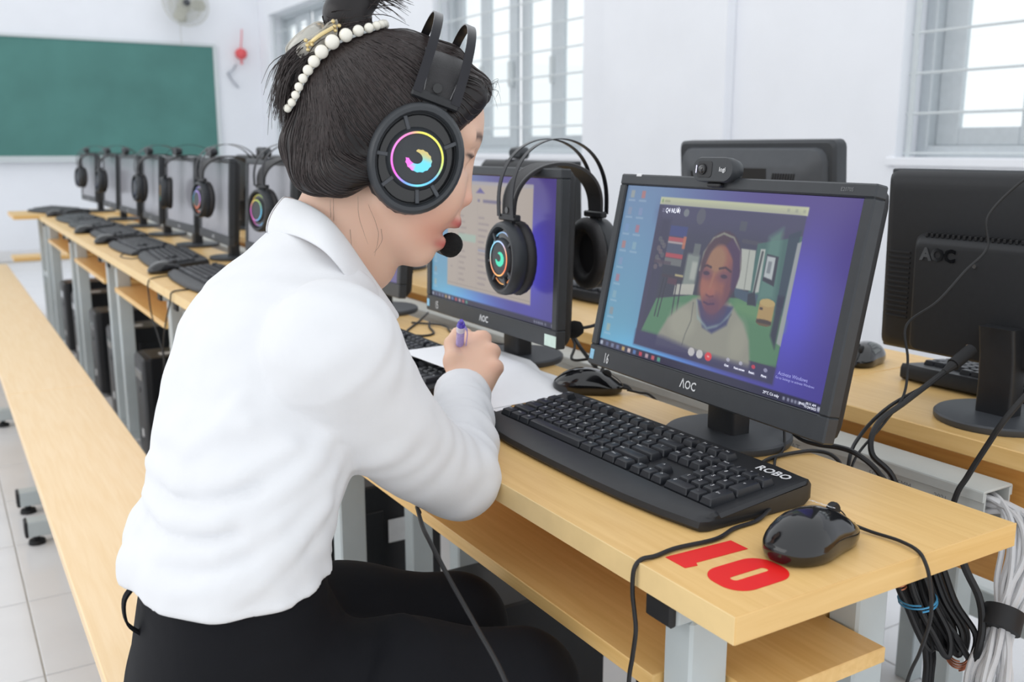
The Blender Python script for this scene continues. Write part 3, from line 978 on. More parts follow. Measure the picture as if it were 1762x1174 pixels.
M1_LOC = (.356, .384, DESK_Z)
mon1 = monitor('monitor sixteen showing the video call, nearest on the desk', M1_LOC, -.042, .1985, 'call', '16', dx=-.0755)
mon2 = monitor('monitor showing a document, with a headset hung over it', (.372, .961, DESK_Z), 0.0, .03, 'doc', '15', dx=-.073)
mon3 = monitor('monitor partly hidden by the chin, lit violet screen', (.372, 1.59, DESK_Z), .02, .08, 'plain', None, dx=-.07)
FAR_Y = [2.29, 2.91, 3.45, 4.02, 4.59, 5.15]
FAR_L = ['dark monitor just behind the white collar', 'dark monitor reflecting a headset, left of the white collar', 'dark monitor third from the woman towards the chalkboard',
         'dark monitor in the middle of the far row', 'dark narrow-looking monitor third from the chalkboard end', 'dark monitor second from the chalkboard end of the row']
for y, l in zip(FAR_Y, FAR_L):
    monitor(l, (.372, y, DESK_Z), random.uniform(-.05, .05), .06, 'off', None, dx=-.07, full=False)
monitor('farthest dark monitor, standing on the crosswise table', (.372, 5.96, DESK_Z), .03, .06, 'off', None, dx=-.07, full=False)
# the opposite row, seen from behind
monitor('black monitor seen from behind at the right edge, cable down its back', (.752, .244, DESK_Z), math.pi + .03, .03, 'off', None, dx=-.07)
for y, l in ((1.64, 'monitor back just right of the hanging headset'), (2.35, 'monitor of the opposite row right of the woman\'s face'), (3.05, 'monitor of the opposite row hidden behind the woman\'s head'), (3.6, 'opposite monitor back showing left of the dark hair'), (4.2, 'opposite monitor back below the red ornament')):
    monitor(l, (.770, y, DESK_Z), math.pi + random.uniform(-.04, .04), .03, 'off', None, dx=-.07, full=False)

def square_monitor():
    t = thing('monitor', 'square black monitor with ribbed rear vents behind the video call screen', 'monitor', (.985, 1.00, DESK_Z), math.pi - .02, 'desktop monitors')
    P = Matrix.Translation((-.06, 0, .075)) @ Matrix.Rotation(.08, 4, 'Y')
    w, h = .235, .335
    m = MB(); m.m = P
    m.rings([[(x, y, z) for y, z in rrect(-w + i, w - i, i, h - i, .014, 3)] for x, i in ((0, .002), (.004, 0), (.030, 0), (.036, .006))])
    m.build('bezel', M['bezel'], t)
    m = MB(); m.m = P
    m.rings([[(x, y, z) for y, z in rrect(-w + i, w - i, i * .8 + .01, h - i * .85, .03, 3)] for x, i in ((.034, .016), (.046, .022), (.062, .055), (.066, .064))])
    bk = m.build('back_cover', M['greyplas'], t)
    m = MB(); m.m = P
    m.cbox(.050, .0665, -.085, .085, .10, h - .050, .006)
    m.build('carry_recess', M['rubber'], bk)
    for s in (-1, 1):
        for k in range(9):
            y = s * (.100 + k * .0072)
            m = MB(); m.m = P
            m.strip([(.0660, y, h - .065), (.0668, y + s * -.012, h - .115)], .0034, .003, (0, 1, 0), 2)
            m.build('vent_rib', M['rubber'], bk)
    MB().cbox(-.02, .03, -.04, .04, .01, .18, .006).build('neck', M['plastic'], t)
    MB().cbox(-.09, .09, -.12, .12, 0, .014, .005).build('base', M['plastic'], t)
    m = MB(); m.m = P; m.cbox(-.001, .001, -w + .018, w - .018, .02, h - .018, .0004); m.build('screen', M['off_screen'], t)
square_monitor()

# ------------------------------------------------------------------ keyboards
U = .01925
ROWS = [
    (5.35, [(0, 1, 'Esc'), (2, 1, 'F1'), (3, 1, 'F2'), (4, 1, 'F3'), (5, 1, 'F4'), (6.5, 1, 'F5'), (7.5, 1, 'F6'), (8.5, 1, 'F7'), (9.5, 1, 'F8'), (11, 1, 'F9'), (12, 1, 'F10'), (13, 1, 'F11'), (14, 1, 'F12'), (15.25, 1, 'Prt'), (16.25, 1, 'Scr'), (17.25, 1, 'Pse')]),
    (4.05, [(i, 1, c) for i, c in enumerate('`1234567890-=')] + [(13, 2, 'Bksp'), (15.25, 1, 'Ins'), (16.25, 1, 'Hm'), (17.25, 1, 'PU'), (18.5, 1, 'Num'), (19.5, 1, '/'), (20.5, 1, '*'), (21.5, 1, '-')]),
    (3.05, [(0, 1.5, 'Tab')] + [(1.5 + i, 1, c) for i, c in enumerate('QWERTYUIOP[]')] + [(13.5, 1.5, '\\'), (15.25, 1, 'Del'), (16.25, 1, 'End'), (17.25, 1, 'PD'), (18.5, 1, '7'), (19.5, 1, '8'), (20.5, 1, '9')]),
    (2.05, [(0, 1.75, 'Caps')] + [(1.75 + i, 1, c) for i, c in enumerate("ASDFGHJKL;'")] + [(12.75, 2.25, 'Enter'), (18.5, 1, '4'), (19.5, 1, '5'), (20.5, 1, '6')]),
    (1.05, [(0, 2.25, 'Shift')] + [(2.25 + i, 1, c) for i, c in enumerate('ZXCVBNM,./')] + [(12.25, 2.75, 'Shift'), (16.25, 1, '^'), (18.5, 1, '1'), (19.5, 1, '2'), (20.5, 1, '3')]),
    (0.05, [(0, 1.25, 'Ctrl'), (1.25, 1.25, 'Win'), (2.5, 1.25, 'Alt'), (3.75, 6.25, ''), (10, 1.25, 'Alt'), (11.25, 1.25, 'Fn'), (12.5, 1.25, 'Mnu'), (13.75, 1.25, 'Ctrl'), (15.25, 1, '<'), (16.25, 1, 'v'), (17.25, 1, '>'), (18.5, 2, '0'), (20.5, 1, '.')]),
]
TALL = [(21.5, 2.55, '+'), (21.5, .55, 'Ent')]
KEYM = {}
def key_mesh(wu, du):
    if (wu, du) not in KEYM:
        w = wu * U / 2 - .0006; d = du * U / 2 - .0006
        ring = lambda ww, dd, z, sx=0: [(x + sx, y, z) for x, y in rrect(-dd, dd, -ww, ww, .0012, 1)]
        b = MB().rings([ring(w, d, 0), ring(w, d, .003), ring(w - .0020, d - .0022, .0090, .0006), ring(w - .0030, d - .0032, .0095, .0006)])
        me = b.mesh('key', 24); me.materials.append(M['keyp']); KEYM[wu, du] = me
    return KEYM[wu, du]
def slope(x): return .0165 + (x + .045) * .085      # height of the key deck
KB_BODY = None
def keyboard(label, loc, rz=0.0, detail=True):
    global KB_BODY
    t = thing('keyboard', label, 'keyboard', loc, rz, 'black computer keyboards')
    W = .2345
    if KB_BODY is None:
        ys = [-W, -W + .004, -W + .014, -.18, -.12, -.06, 0, .06, .12, .18, W - .014, W - .004, W]
        rs = []
        for y in ys:
            q = abs(y) / W
            xf = -.100 + .018 * q ** 3 + (.008 if q > .99 else 0)
            xb = .088 - (.012 if q > .985 else .004 if q > .93 else 0)
            e = .0035 if q > .985 else 0
            prof = [(xf, .005), (xf + .002, .0015), (xb - .006, .0015), (xb, .006), (xb, .022 - e), (xb - .005, .0285 - e), (.074, slope(.074) + .001 - e), (-.055, slope(-.055) - e), (-.0585, slope(-.055) + .0035 - e), (-.066, slope(-.055) + .0030 - e), (xf + .010, .0150 - e), (xf + .002, .0115)]
            rs.append([(x, y, z) for x, z in prof])
        b = MB().rings(rs); KB_BODY = b.mesh('body', 40); KB_BODY.materials.append(M['plastic'])
    link('body', KB_BODY, M['plastic'], t)
    x0 = -.0450; y0 = 22.5 * U / 2
    tiltm = Matrix.Rotation(-math.atan(.085), 4, 'Y')
    legends = []
    allkeys = MB()
    def key(ku, wu, row, du, s):
        y = y0 - (ku + wu / 2) * U; x = x0 + row * U
        Mx = Matrix.Translation((x, y, slope(x) - .0006)) @ tiltm
        if detail:
            o = link('key', key_mesh(wu, du), None, t)
            o.matrix_local = Mx
            if s:
                sz = .0068 if len(s) == 1 else .0044
                legends.append((s, Mx @ Vector((.0025, wu * U * .5 - .0075 if wu > 1.6 else .0012, .0098)), (0, -1, 0), Mx.to_3x3() @ Vector((1, 0, 0)), sz))
        else:
            km = key_mesh(wu, du)
            allkeys.m = Mx
            allkeys.add([tuple(v.co) for v in km.vertices], [tuple(p.vertices) for p in km.polygons])
    for row, ks in ROWS:
        for ku, wu, s in ks: key(ku, wu, row, 1, s)
    for ku, row, s in TALL: key(ku, 1, row, 2, s)
    if detail:
        merge_text(legends, 'key_legends', M['white_print'], t)['kind'] = 'stuff'
        text('ROBO', M['white_print'], t, (.0650, -.192, slope(.0650) + .0016), (0, -1, 0), (1, 0, .085), .0175, name='brand_lettering', bold=.00045)
        for s in (-1, 1): MB().cbox(.06, .09, s * .17 - .015, s * .17 + .015, -.0005, .002, .0005).build('rubber_foot', M['rubber'], t)
    else:
        k = allkeys.build('keys', M['keyp'], t)
        k['kind'] = 'stuff'
    return t
keyboard('keyboard nearest the camera in front of the video call monitor', (.178, .386, DESK_Z), .006)
keyboard('keyboard behind the writing hand, in front of the document monitor', (.165, 1.030, DESK_Z), -.02)
KFAR = [(2.32, 'far keyboard hidden behind the white shoulder'), (2.93, 'far keyboard nearest to the white sleeve, mouse in front of it'), (3.42, 'far keyboard second from the woman, with a cable loop beside it'),
        (4.05, 'far keyboard in the middle of the row'), (4.62, 'far keyboard third from the crosswise table'), (5.15, 'far keyboard close to the crosswise table')]
for y, l in KFAR: keyboard(l, (.155 + random.uniform(-.01, .01), y, DESK_Z), random.uniform(-.08, .08), False)
keyboard('farthest keyboard, lying on the crosswise table', (.13, 5.98, DESK_Z), .35, False)
keyboard('keyboard on the opposite desk behind the right monitor', (.940, .255, DESK_Z), math.pi + .03, False)
keyboard('keyboard on the opposite desk, between the two lit monitors', (.960, 1.62, DESK_Z), math.pi, False)

# ------------------------------------------------------------------ mice
MOUSE = None
def mouse(label, loc, rz=0.0, printed=False):
    """front (buttons, cable) towards +x"""
    global MOUSE
    t = thing('mouse', label, 'mouse', loc, rz, 'black computer mice')
    if MOUSE is None:
        n = 40
        def outline(a):
            c, s_ = math.cos(a), math.sin(a)
            x = .0575 * math.copysign(abs(c) ** .80, c)
            w = .0320 * (1 - .13 * math.exp(-((x - .012) / .022) ** 2)) * (1 - .10 * max(0, x / .0575))
            return x, w * math.copysign(abs(s_) ** .88, s_)
        def top(x): return .0130 + .0265 * max(0.0, 1 - abs((x + .010) / .072) ** 2.4) ** .9
        O = [outline(2 * math.pi * i / n) for i in range(n)]
        rs = [[(x * .90, y * .90, .0008) for x, y in O], [(x * .965, y * .95, .0030) for x, y in O], [(x * .995, y * 1.0, .0075) for x, y in O], [(x, y * .995, .0120) for x, y in O]]
        for r in (.985, .95, .89, .80, .68, .52, .34, .16, .02):
            rs.append([(x * r, y * r, .0125 + (top(x * r) - .0125) * (1 - r ** 2.6) ** .62) for x, y in O])
        MOUSE = MB().rings(rs).mesh('shell', 80); MOUSE.materials.append(M['gloss'])
    link('shell', MOUSE, M['gloss'], t)
    w = MB(); w.m = Matrix.Translation((.030, 0, .0295)) @ Matrix.Rotation(math.pi / 2, 4, 'X')
    w.lathe([(.001, -.0035), (.0075, -.0035), (.0085, -.002), (.0085, .002), (.0075, .0035), (.001, .0035)], 16)
    w.build('scroll_wheel', M['rubber'], t)
    b = MB(); b.tube([(.0572, 0, .012), (.052, 0, .0195), (.044, 0, .0262), (.034, 0, .0315), (.020, 0, .0362)], .0007, 5, 4); b.build('button_seam', M['rubber'], t)
    MB().cyl((.052, 0, .010), (.068, 0, .0075), .0032, 8, r2=.002).build('strain_relief', M['rubber'], t)
    if printed:
        text('ROBO', M['white_print'], t, (.012, .0, .0402), (0, -1, 0), (1, 0, -.25), .0095, name='brand_lettering', bold=.0002)
    return t
_m = mouse('mouse covering part of the red number at the desk corner', (.166, .0665, DESK_Z), .12, True)
_m.scale = (1.06, 1.08, 1.10)
mouse('mouse behind the near keyboard, on the corner of the paper', (.340, .690, DESK_Z + .001), -.75)
MF = [(.075, 2.625, 0.3, 'far mouse lying closest to the white sleeve'), (.075, 3.74, .3, 'far mouse in the middle of the row, on the desk edge side'), (.07, 4.31, .2, 'far mouse second from the crosswise table'), (.08, 5.62, .3, 'farthest mouse, by the desk end')]
for x, y, a, l in MF: mouse(l, (x, y, DESK_Z), a)
mouse('mouse on the opposite desk just right of the near monitor', (.905, .600, DESK_Z), math.pi + .4)
mouse('mouse on the opposite desk seen below the chin', (.98, 2.02, DESK_Z), math.pi + .9)

# ------------------------------------------------------------------ headsets
def hue_cols(ang, pal):
    """pal: list of (degrees, rgb); smooth interpolation around the circle"""
    a = np.asarray(ang) % 360
    xs = [p[0] for p in pal] + [pal[0][0] + 360]; cs = np.array([p[1] for p in pal] + [pal[0][1]], float)
    a = np.where(a < xs[0], a + 360, a)
    return np.stack([np.interp(a, xs, cs[:, k]) for k in range(3)], 1)
PALS = {
    'spectrum': [(20, (214, 222, 96)), (60, (226, 226, 96)), (100, (232, 224, 90)), (130, (236, 130, 190)), (180, (244, 130, 226)), (230, (240, 96, 214)), (262, (110, 160, 240)), (290, (110, 214, 240)), (330, (96, 176, 236)), (360, (190, 214, 130))],
    'warm': [(10, (250, 150, 90)), (60, (190, 200, 250)), (100, (150, 200, 240)), (150, (130, 210, 230)), (220, (240, 150, 110)), (280, (255, 190, 100)), (330, (250, 120, 80))],
    'violet': [(0, (200, 150, 250)), (90, (190, 160, 250)), (180, (90, 200, 210)), (250, (250, 120, 70)), (300, (250, 130, 80))],
    'amber': [(0, (250, 190, 80)), (90, (255, 200, 90)), (180, (240, 170, 80)), (250, (80, 220, 220)), (300, (80, 210, 220))],
    'pinkblue': [(0, (110, 210, 250)), (70, (190, 220, 90)), (120, (230, 210, 90)), (180, (240, 110, 220)), (240, (240, 120, 200)), (300, (110, 200, 250))],
    'teal': [(0, (60, 220, 180)), (120, (60, 220, 170)), (200, (60, 210, 190)), (270, (230, 90, 80)), (310, (230, 90, 80))],
    'dim': [(0, (30, 60, 80)), (180, (24, 40, 60)), (270, (30, 50, 90))],
}
def headset(label, group='gaming headsets', pal='spectrum', mic=True, spread=0.0, simple=False, mic_path=None, drop=0.0):
    """x forward, y left, z up, origin between the ear cups; right cup at -y"""
    t = thing('headset', label, 'headset', (0, 0, 0), 0, group)
    n = 40
    for side in (-1, 1):
        yc = side * (.078 + spread)
        B = Matrix(((1, 0, 0, 0), (0, 0, side, yc), (0, 1, 0, 0), (0, 0, 0, 1))) if side == 1 else Matrix(((1, 0, 0, 0), (0, 0, -1, yc), (0, 1, 0, 0), (0, 0, 0, 1)))
        cant = Matrix.Rotation(side * spread * 3.0, 4, 'X')
        B = Matrix.Translation((0, yc, -drop)) @ cant @ Matrix.Translation((0, -yc, 0)) @ B
        def L(prof, nn=n, sx=1.0, sy=1.14):
            m = MB(); m.m = B; m.lathe(prof, nn, sx, sy); return m
        cup = L([(.001, -.006), (.050, -.006), (.053, .0), (.0535, .010), (.052, .017), (.049, .0205), (.0455, .0205), (.0438, .017), (.0432, .010), (.030, .0095), (.001, .0095)]).build('ear_cup', M['bezel'], t, 30)
        L([(.0425, .0100), (.0420, .0112), (.033, .0135), (.001, .0135)]).build('face_plate', M['gloss'], cup)
        hub = L([(.0345, .0120), (.0335, .0165), (.0300, .0205), (.0268, .0208), (.0268, .0196), (.001, .0196)], n, 1, 1.0).build('hub', M['bezel'], cup)
        # pleated ear cushion
        m = MB(); m.m = B; rs = []
        for r, z in ((.030, -.004), (.047, -.005), (.0525, -.009), (.0545, -.015), (.0525, -.022), (.046, -.026), (.038, -.0265), (.032, -.022), (.030, -.012)):
            ring = []
            for i in range(60):
                a = 2 * math.pi * i / 60
                rr = r * (1 + (.012 if (i % 2) and -.024 < z < -.008 and r > .044 else 0))
                ring.append((rr * math.cos(a), rr * 1.14 * math.sin(a), z))
            rs.append(ring)
        m.rings(rs).build('ear_cushion', M['leather'], t, 50)
        # spokes between rim and hub
        if not simple:
            for a0 in (125, 40, 190, 235, -40, -70):
                a = math.radians(a0)
                sp = MB(); sp.m = B @ Matrix.Rotation(a, 4, 'Z')
                sp.cbox(.032, .0475, -.0022, .0022, .011, .0175, .0006)
                sp.build('spoke', M['greyplas'], cup)
        # light rings
        for r0, r1, z in ((.0270, .0292, .0212), (.0365, .0382, .0133)):
            if r0 > .03 and side * 0 != 0: continue
            nn = 72
            vs = []; fs = []; cols = []
            ang = np.arange(nn) * 360 / nn
            for rr, zz in ((r0, z - .001), (r0, z), (r1, z), (r1, z - .001)):
                vs += [tuple(B @ Vector((rr * math.cos(math.radians(a)), rr * (1.0 if r0 < .03 else 1.14) * math.sin(math.radians(a)), zz))) for a in ang]
            for i in range(3):
                for j in range(nn):
                    k = (j + 1) % nn; fs.append((i * nn + j, i * nn + k, (i + 1) * nn + k, (i + 1) * nn + j))
            if r0 > .03 and pal == 'spectrum': continue
            me = bpy.data.meshes.new('light_ring'); me.from_pydata(vs, [], fs)
            aa = ang if side == -1 else 180 - ang
            c = hue_cols(aa, PALS[pal]); set_cols(me, np.concatenate([c] * 4) * (1.0 if r0 < .03 else .8))
            link('light_ring', me, M['led'], cup)
        # glowing curved emblem
        if not simple:
            th = np.linspace(math.radians(192), math.radians(475), 26)
            out = []; inn = []
            for k, a in enumerate(th):
                f = k / 25
                w = .0110 * math.sin(math.pi * min(1, f * .93 + .05)) ** .7
                rc = .0112 - .0010 * f
                jag = .0004 * (-1) ** k
                out.append((.0008 + (rc + w * .42 + jag) * math.cos(a) * 1.06, (rc + w * .42 + jag) * math.sin(a) * .88))
                inn.append((.0008 + (rc - w * .55) * math.cos(a) * 1.06, (rc - w * .55) * math.sin(a) * .88))
            vs = [tuple(B @ Vector((x * -side * -1 if side == 1 else x, y, .0199))) for x, y in out + inn]
            fs = [(k, k + 1, 26 + k + 1, 26 + k) for k in range(25)]
            me = bpy.data.meshes.new('emblem'); me.from_pydata(vs, [], fs)
            cs = []
            for x, y in out + inn:
                c = np.array([240, 110, 220.]) if x < -.002 else np.array([100, 205, 235.])
                w = min(1, max(0, (y + .001) / .008)); c = c * (1 - w) + np.array([196, 178, 110.]) * w
                if pal != 'spectrum': c = np.array(PALS['teal'][0][1]) * .9
                cs.append(c)
            set_cols(me, cs); link('emblem', me, M['led'], cup)
        # yoke block joining cup, strap and steel bands
        k = MB(); k.m = B
        k.cbox(-.028, .028, .0615, .0720, -.005, .0075, .002)
        y_ = k.build('yoke', M['plastic'], t)
        k = MB(); k.m = B; k.cbox(-.013, .016, .052, .062, -.002, .006, .001); k.build('hinge', M['rubber'], y_)
        k = MB(); k.m = B; k.cyl((-.002, .0785, .002), (-.002, .0785, .0062), .0052, 16); k.build('adjuster_knob', M['gloss'], y_)
    # two flat steel bands over the head
    yh = .083 + spread
    for x in (-.0225, .0225):
        pts = []
        for i in range(17):
            a = math.pi * i / 16
            pts.append((x * (1 - .12 * math.sin(a)) - .002 * math.sin(a), -yh * 1.03 * math.cos(a) * (1 + .12 * math.sin(a)), .068 - drop + (.097 + drop) * math.sin(a) ** .85))
        MB().strip(pts, .0105, .0016, (1, 0, 0), 3).build('steel_band', M['metalband'], t)
    # suspended leather strap
    pts = []
    for i in range(17):
        a = math.pi * i / 16
        pts.append((0, -(yh - .004) * math.cos(a), .072 - drop + (.052 + drop) * math.sin(a) ** .8))
    st = MB().strip(pts, lambda f: .038 + .016 * math.sin(math.pi * f), .005, (1, 0, 0), 3).build('head_strap', M['leather'], t)
    if not simple:
        for s in (-1, 1):
            q = [(s * (.0155 + .008 * math.sin(math.pi * i / 16)), p[1] * 1.0, p[2]) for i, p in enumerate(pts)]
            q = [(x, y * (1 + .0035 / max(.02, math.hypot(y, z - .06))), z + .0032 * math.sin(math.pi * i / 16) + .0002) for i, (x, y, z) in enumerate(q)]
            MB().tube(q, .00045, 4, 3).build('stitching', M['stitch'], st)
    if mic:
        mp = mic_path or [(.030, .088 + spread, -.045), (.060, .085 + spread, -.075), (.095, .060, -.095), (.112, .028, -.090)]
        MB().tube(mp, .0028, 8, 6).build('microphone_boom', M['cable'], t)
        e = Vector(mp[-1]); d = (e - Vector(mp[-2])).normalized()
        b = MB(); q = d.to_track_quat('Z', 'Y').to_matrix().to_4x4(); b.m = Matrix.Translation(e) @ q
        b.lathe([(.004, -.014), (.011, -.012), (.0145, -.003), (.0145, .006), (.011, .014), (.004, .0175), (.0005, .018)], 20)
        b.build('microphone_foam', M['foam'], t)
    return t
def put(o, loc, fwd, up):
    F = Vector(fwd).normalized(); Uu = Vector(up); Uu = (Uu - F * Uu.dot(F)).normalized(); Lf = Uu.cross(F)
    o.matrix_world = Matrix([[F[i], Lf[i], Uu[i], loc[i]] for i in range(3)] + [[0, 0, 0, 1]])

hs2 = headset('headset hung over the document monitor, orange and white rings lit', pal='warm', spread=.006, drop=.028, mic_path=[(.030, .098, -.078), (.05, .092, -.113), (.062, .052, -.140), (.060, .006, -.146)])
put(hs2, (.347, .806, .990), (-.04, -1, 0), (0, 0, 1))
HF = [(2.17, 'pinkblue', 'far headset with pink and blue ring beside the white collar', .25), (2.84, 'violet', 'far headset with violet and orange ring hung on a dark monitor', .15), (3.40, 'amber', 'far headset with amber ring, turned sideways', -.2),
      (3.97, 'dim', 'far unlit headset in the middle of the row', .1), (5.05, 'dim', 'thin unlit headset second from the far end', .1), (5.84, 'dim', 'farthest unlit headset at the end of the row', .2)]
for y, pal, l, yw in HF:
    h = headset(l, pal=pal, spread=.02, simple=True, drop=.02)
    put(h, (.350, y, 0.988), (yw, -1, 0), (0, 0, 1))

# ------------------------------------------------------------------ webcams
def webcam(label, loc, rz, printed=False):
    t = thing('webcam', label, 'webcam', loc, rz, 'clip-on webcams')
    pts = rrect(-.036, .036, -.016, .016, .0158, 8)
    m = MB(); m.m = Matrix(((0, 0, -1, 0), (-1, 0, 0, 0), (0, 1, 0, .018), (0, 0, 0, 1)))
    m.rings([[(x, y, z) for x, y in offset_poly(pts, o)] for z, o in ((-.018, -.006), (-.014, -.002), (-.004, 0), (.006, 0), (.008, -.0012))])
    m.build('housing', M['bezel'], t)
    m = MB(); m.m = Matrix(((0, 0, -1, 0), (-1, 0, 0, 0), (0, 1, 0, .018), (0, 0, 0, 1)))
    m.prism(rrect(-.026, .000, -.0105, .0105, .004, 4), .0075, .0088, .0004); m.build('lens_panel', M['plastic'], t)
    c = MB().cyl((-.0085, .0165, .018), (-.0105, .0165, .018), .0072, 20).build('lens_rim', M['rubber'], t)
    MB().lathe([(.0055, 0), (.0045, .0012), (.0025, .0019), (.0002, .0021)], 18).build('lens', M['lens'], c).matrix_local = Matrix(((0, 0, -1, -.0104), (-1, 0, 0, .0165), (0, 1, 0, .018), (0, 0, 0, 1)))
    MB().cbox(-.0092, -.0085, .0268, .0280, .013, .023, .0002).build('status_light', mat('webcam_light', (235, 235, 255), .4, var=0, emit=(220, 220, 255), estr=.9), t)
    if printed: text('logi', M['white_print'], t, (-.0089, -.0185, .018), (0, -1, 0), (0, 0, 1), .0080, name='brand_lettering', bold=.0001)
    MB().cbox(-.003, .040, -.012, .012, -.004, .0015, .0015).build('clip', M['plastic'], t)
    MB().cbox(.030, .040, -.012, .012, -.034, -.003, .0015).build('clip_foot', M['greyplas'], t)
    return t
wc = webcam('webcam clipped on top of the video call monitor', (0, 0, 0), 0, True)
_top = mon1.matrix_basis @ Matrix.Translation((-.065, .004, .068)) @ Matrix.Rotation(.1985, 4, 'Y') @ Vector((.004, 0, PH + .004))
_tm = Matrix.Translation(Vector(M1_LOC)) @ Matrix.Rotation(-.042, 4, 'Z')
wc.matrix_world = Matrix.Translation(_tm @ (Matrix.Translation((-.0755, .018, .068)) @ Matrix.Rotation(.1985, 4, 'Y') @ Vector((-.006, 0, PH - .010)))) @ Matrix.Rotation(-.042 + .10, 4, 'Z') @ Matrix.Rotation(.12, 4, 'Y')
for (x, y, z, a, l) in ((.306, 1.60, 1.109, 0, 'webcam on the monitor hidden behind the face'), (.315, 2.32, 1.109, .05, 'webcam on the monitor behind the collar'), (.315, 2.93, 1.109, 0, 'webcam on the monitor that reflects a headset'), (.315, 3.47, 1.109, 0, 'webcam on the third monitor from the woman'), (.315, 4.04, 1.109, 0, 'webcam on the middle monitor of the far row'), (.315, 4.62, 1.109, 0, 'webcam on the third monitor from the chalkboard'), (.315, 5.19, 1.109, 0, 'webcam second from the chalkboard'), (.315, 5.97, 1.109, 0, 'webcam on the farthest monitor'),
                      (.833, .175, 1.108, math.pi, 'webcam on the opposite monitor at the right edge'), (.845, 1.72, 1.109, math.pi, 'webcam on the opposite monitor right of the headset band'), (.845, 2.42, 1.109, math.pi, 'webcam on the opposite monitor beside the woman\'s eye'), (.845, 3.6, 1.109, math.pi, 'webcam on the opposite monitor left of the hair')):
    webcam(l, (x, y, z), a)

# ------------------------------------------------------------------ computer towers
def tower(label, loc, labelled=True):
    t = thing('computer_tower', label, 'computer', loc, 0, 'computer towers under the desks')
    w, d, h = .088, .165, .40
    MB().cbox(-d, d, -w, w, .012, h, .004).build('case', M['tower'], t)
    f = MB(); f.rings([[(x, y, z) for y, z in rrect(-w + i, w - i, .014 + i, h - i, .012, 3)] for x, i in ((-d + .002, .0), (-d - .018, .002), (-d - .026, .012))])
    fp = f.build('front_panel', M['plastic'], t)
    MB().cbox(-d - .028, -d - .024, -.06, .06, h - .09, h - .055, .002).build('drive_door', M['gloss'], fp)
    MB().cyl((-d - .025, .0, h - .13), (-d - .029, 0, h - .13), .011, 16).build('power_button', M['greyplas'], fp)
    MB().cbox(-d - .028, -d - .025, -.012, .012, .09, .12, .001).build('badge', M['white_print'], fp)
    MB().cbox(-.09, .02, -w - .004, -w, .06, .34, .003).build('side_ridge', M['tower'], t)
    if labelled: MB().cbox(.03, .125, -w - .0045, -w - .0032, .26, .315, .0006).build('white_label', M['sticker'], t)
    MB().cbox(-.12, -.06, -.04, 0, h, h + .001, .0003).build('top_label', M['sticker'], t)
    for x in (-.13, .13):
        for y in (-.06, .06): MB().cyl((x, y, 0), (x, y, .013), .014, 10).build('foot', M['rubber'], t)
    return t
TL = ['black computer tower under the near desk below its right end', 'black computer tower under the near desk beside the woman\'s knees',
      'black computer tower with white label seen between elbow and shirt', 'black computer tower hidden behind the white shirt',
      'black computer tower half hidden by the shirt\'s back edge', 'large black computer tower left of the white shirt',
      'black computer tower under the fourth desk, nearer end', 'black computer tower under the fourth desk, farther end',
      'black computer tower under the fifth desk, nearer end', 'farthest black computer tower under the row']
for k in range(5):
    for j, o in enumerate((.30, .80)):
        tower(TL[k * 2 + j], (.238, k * DL + o, 0), k > 0)
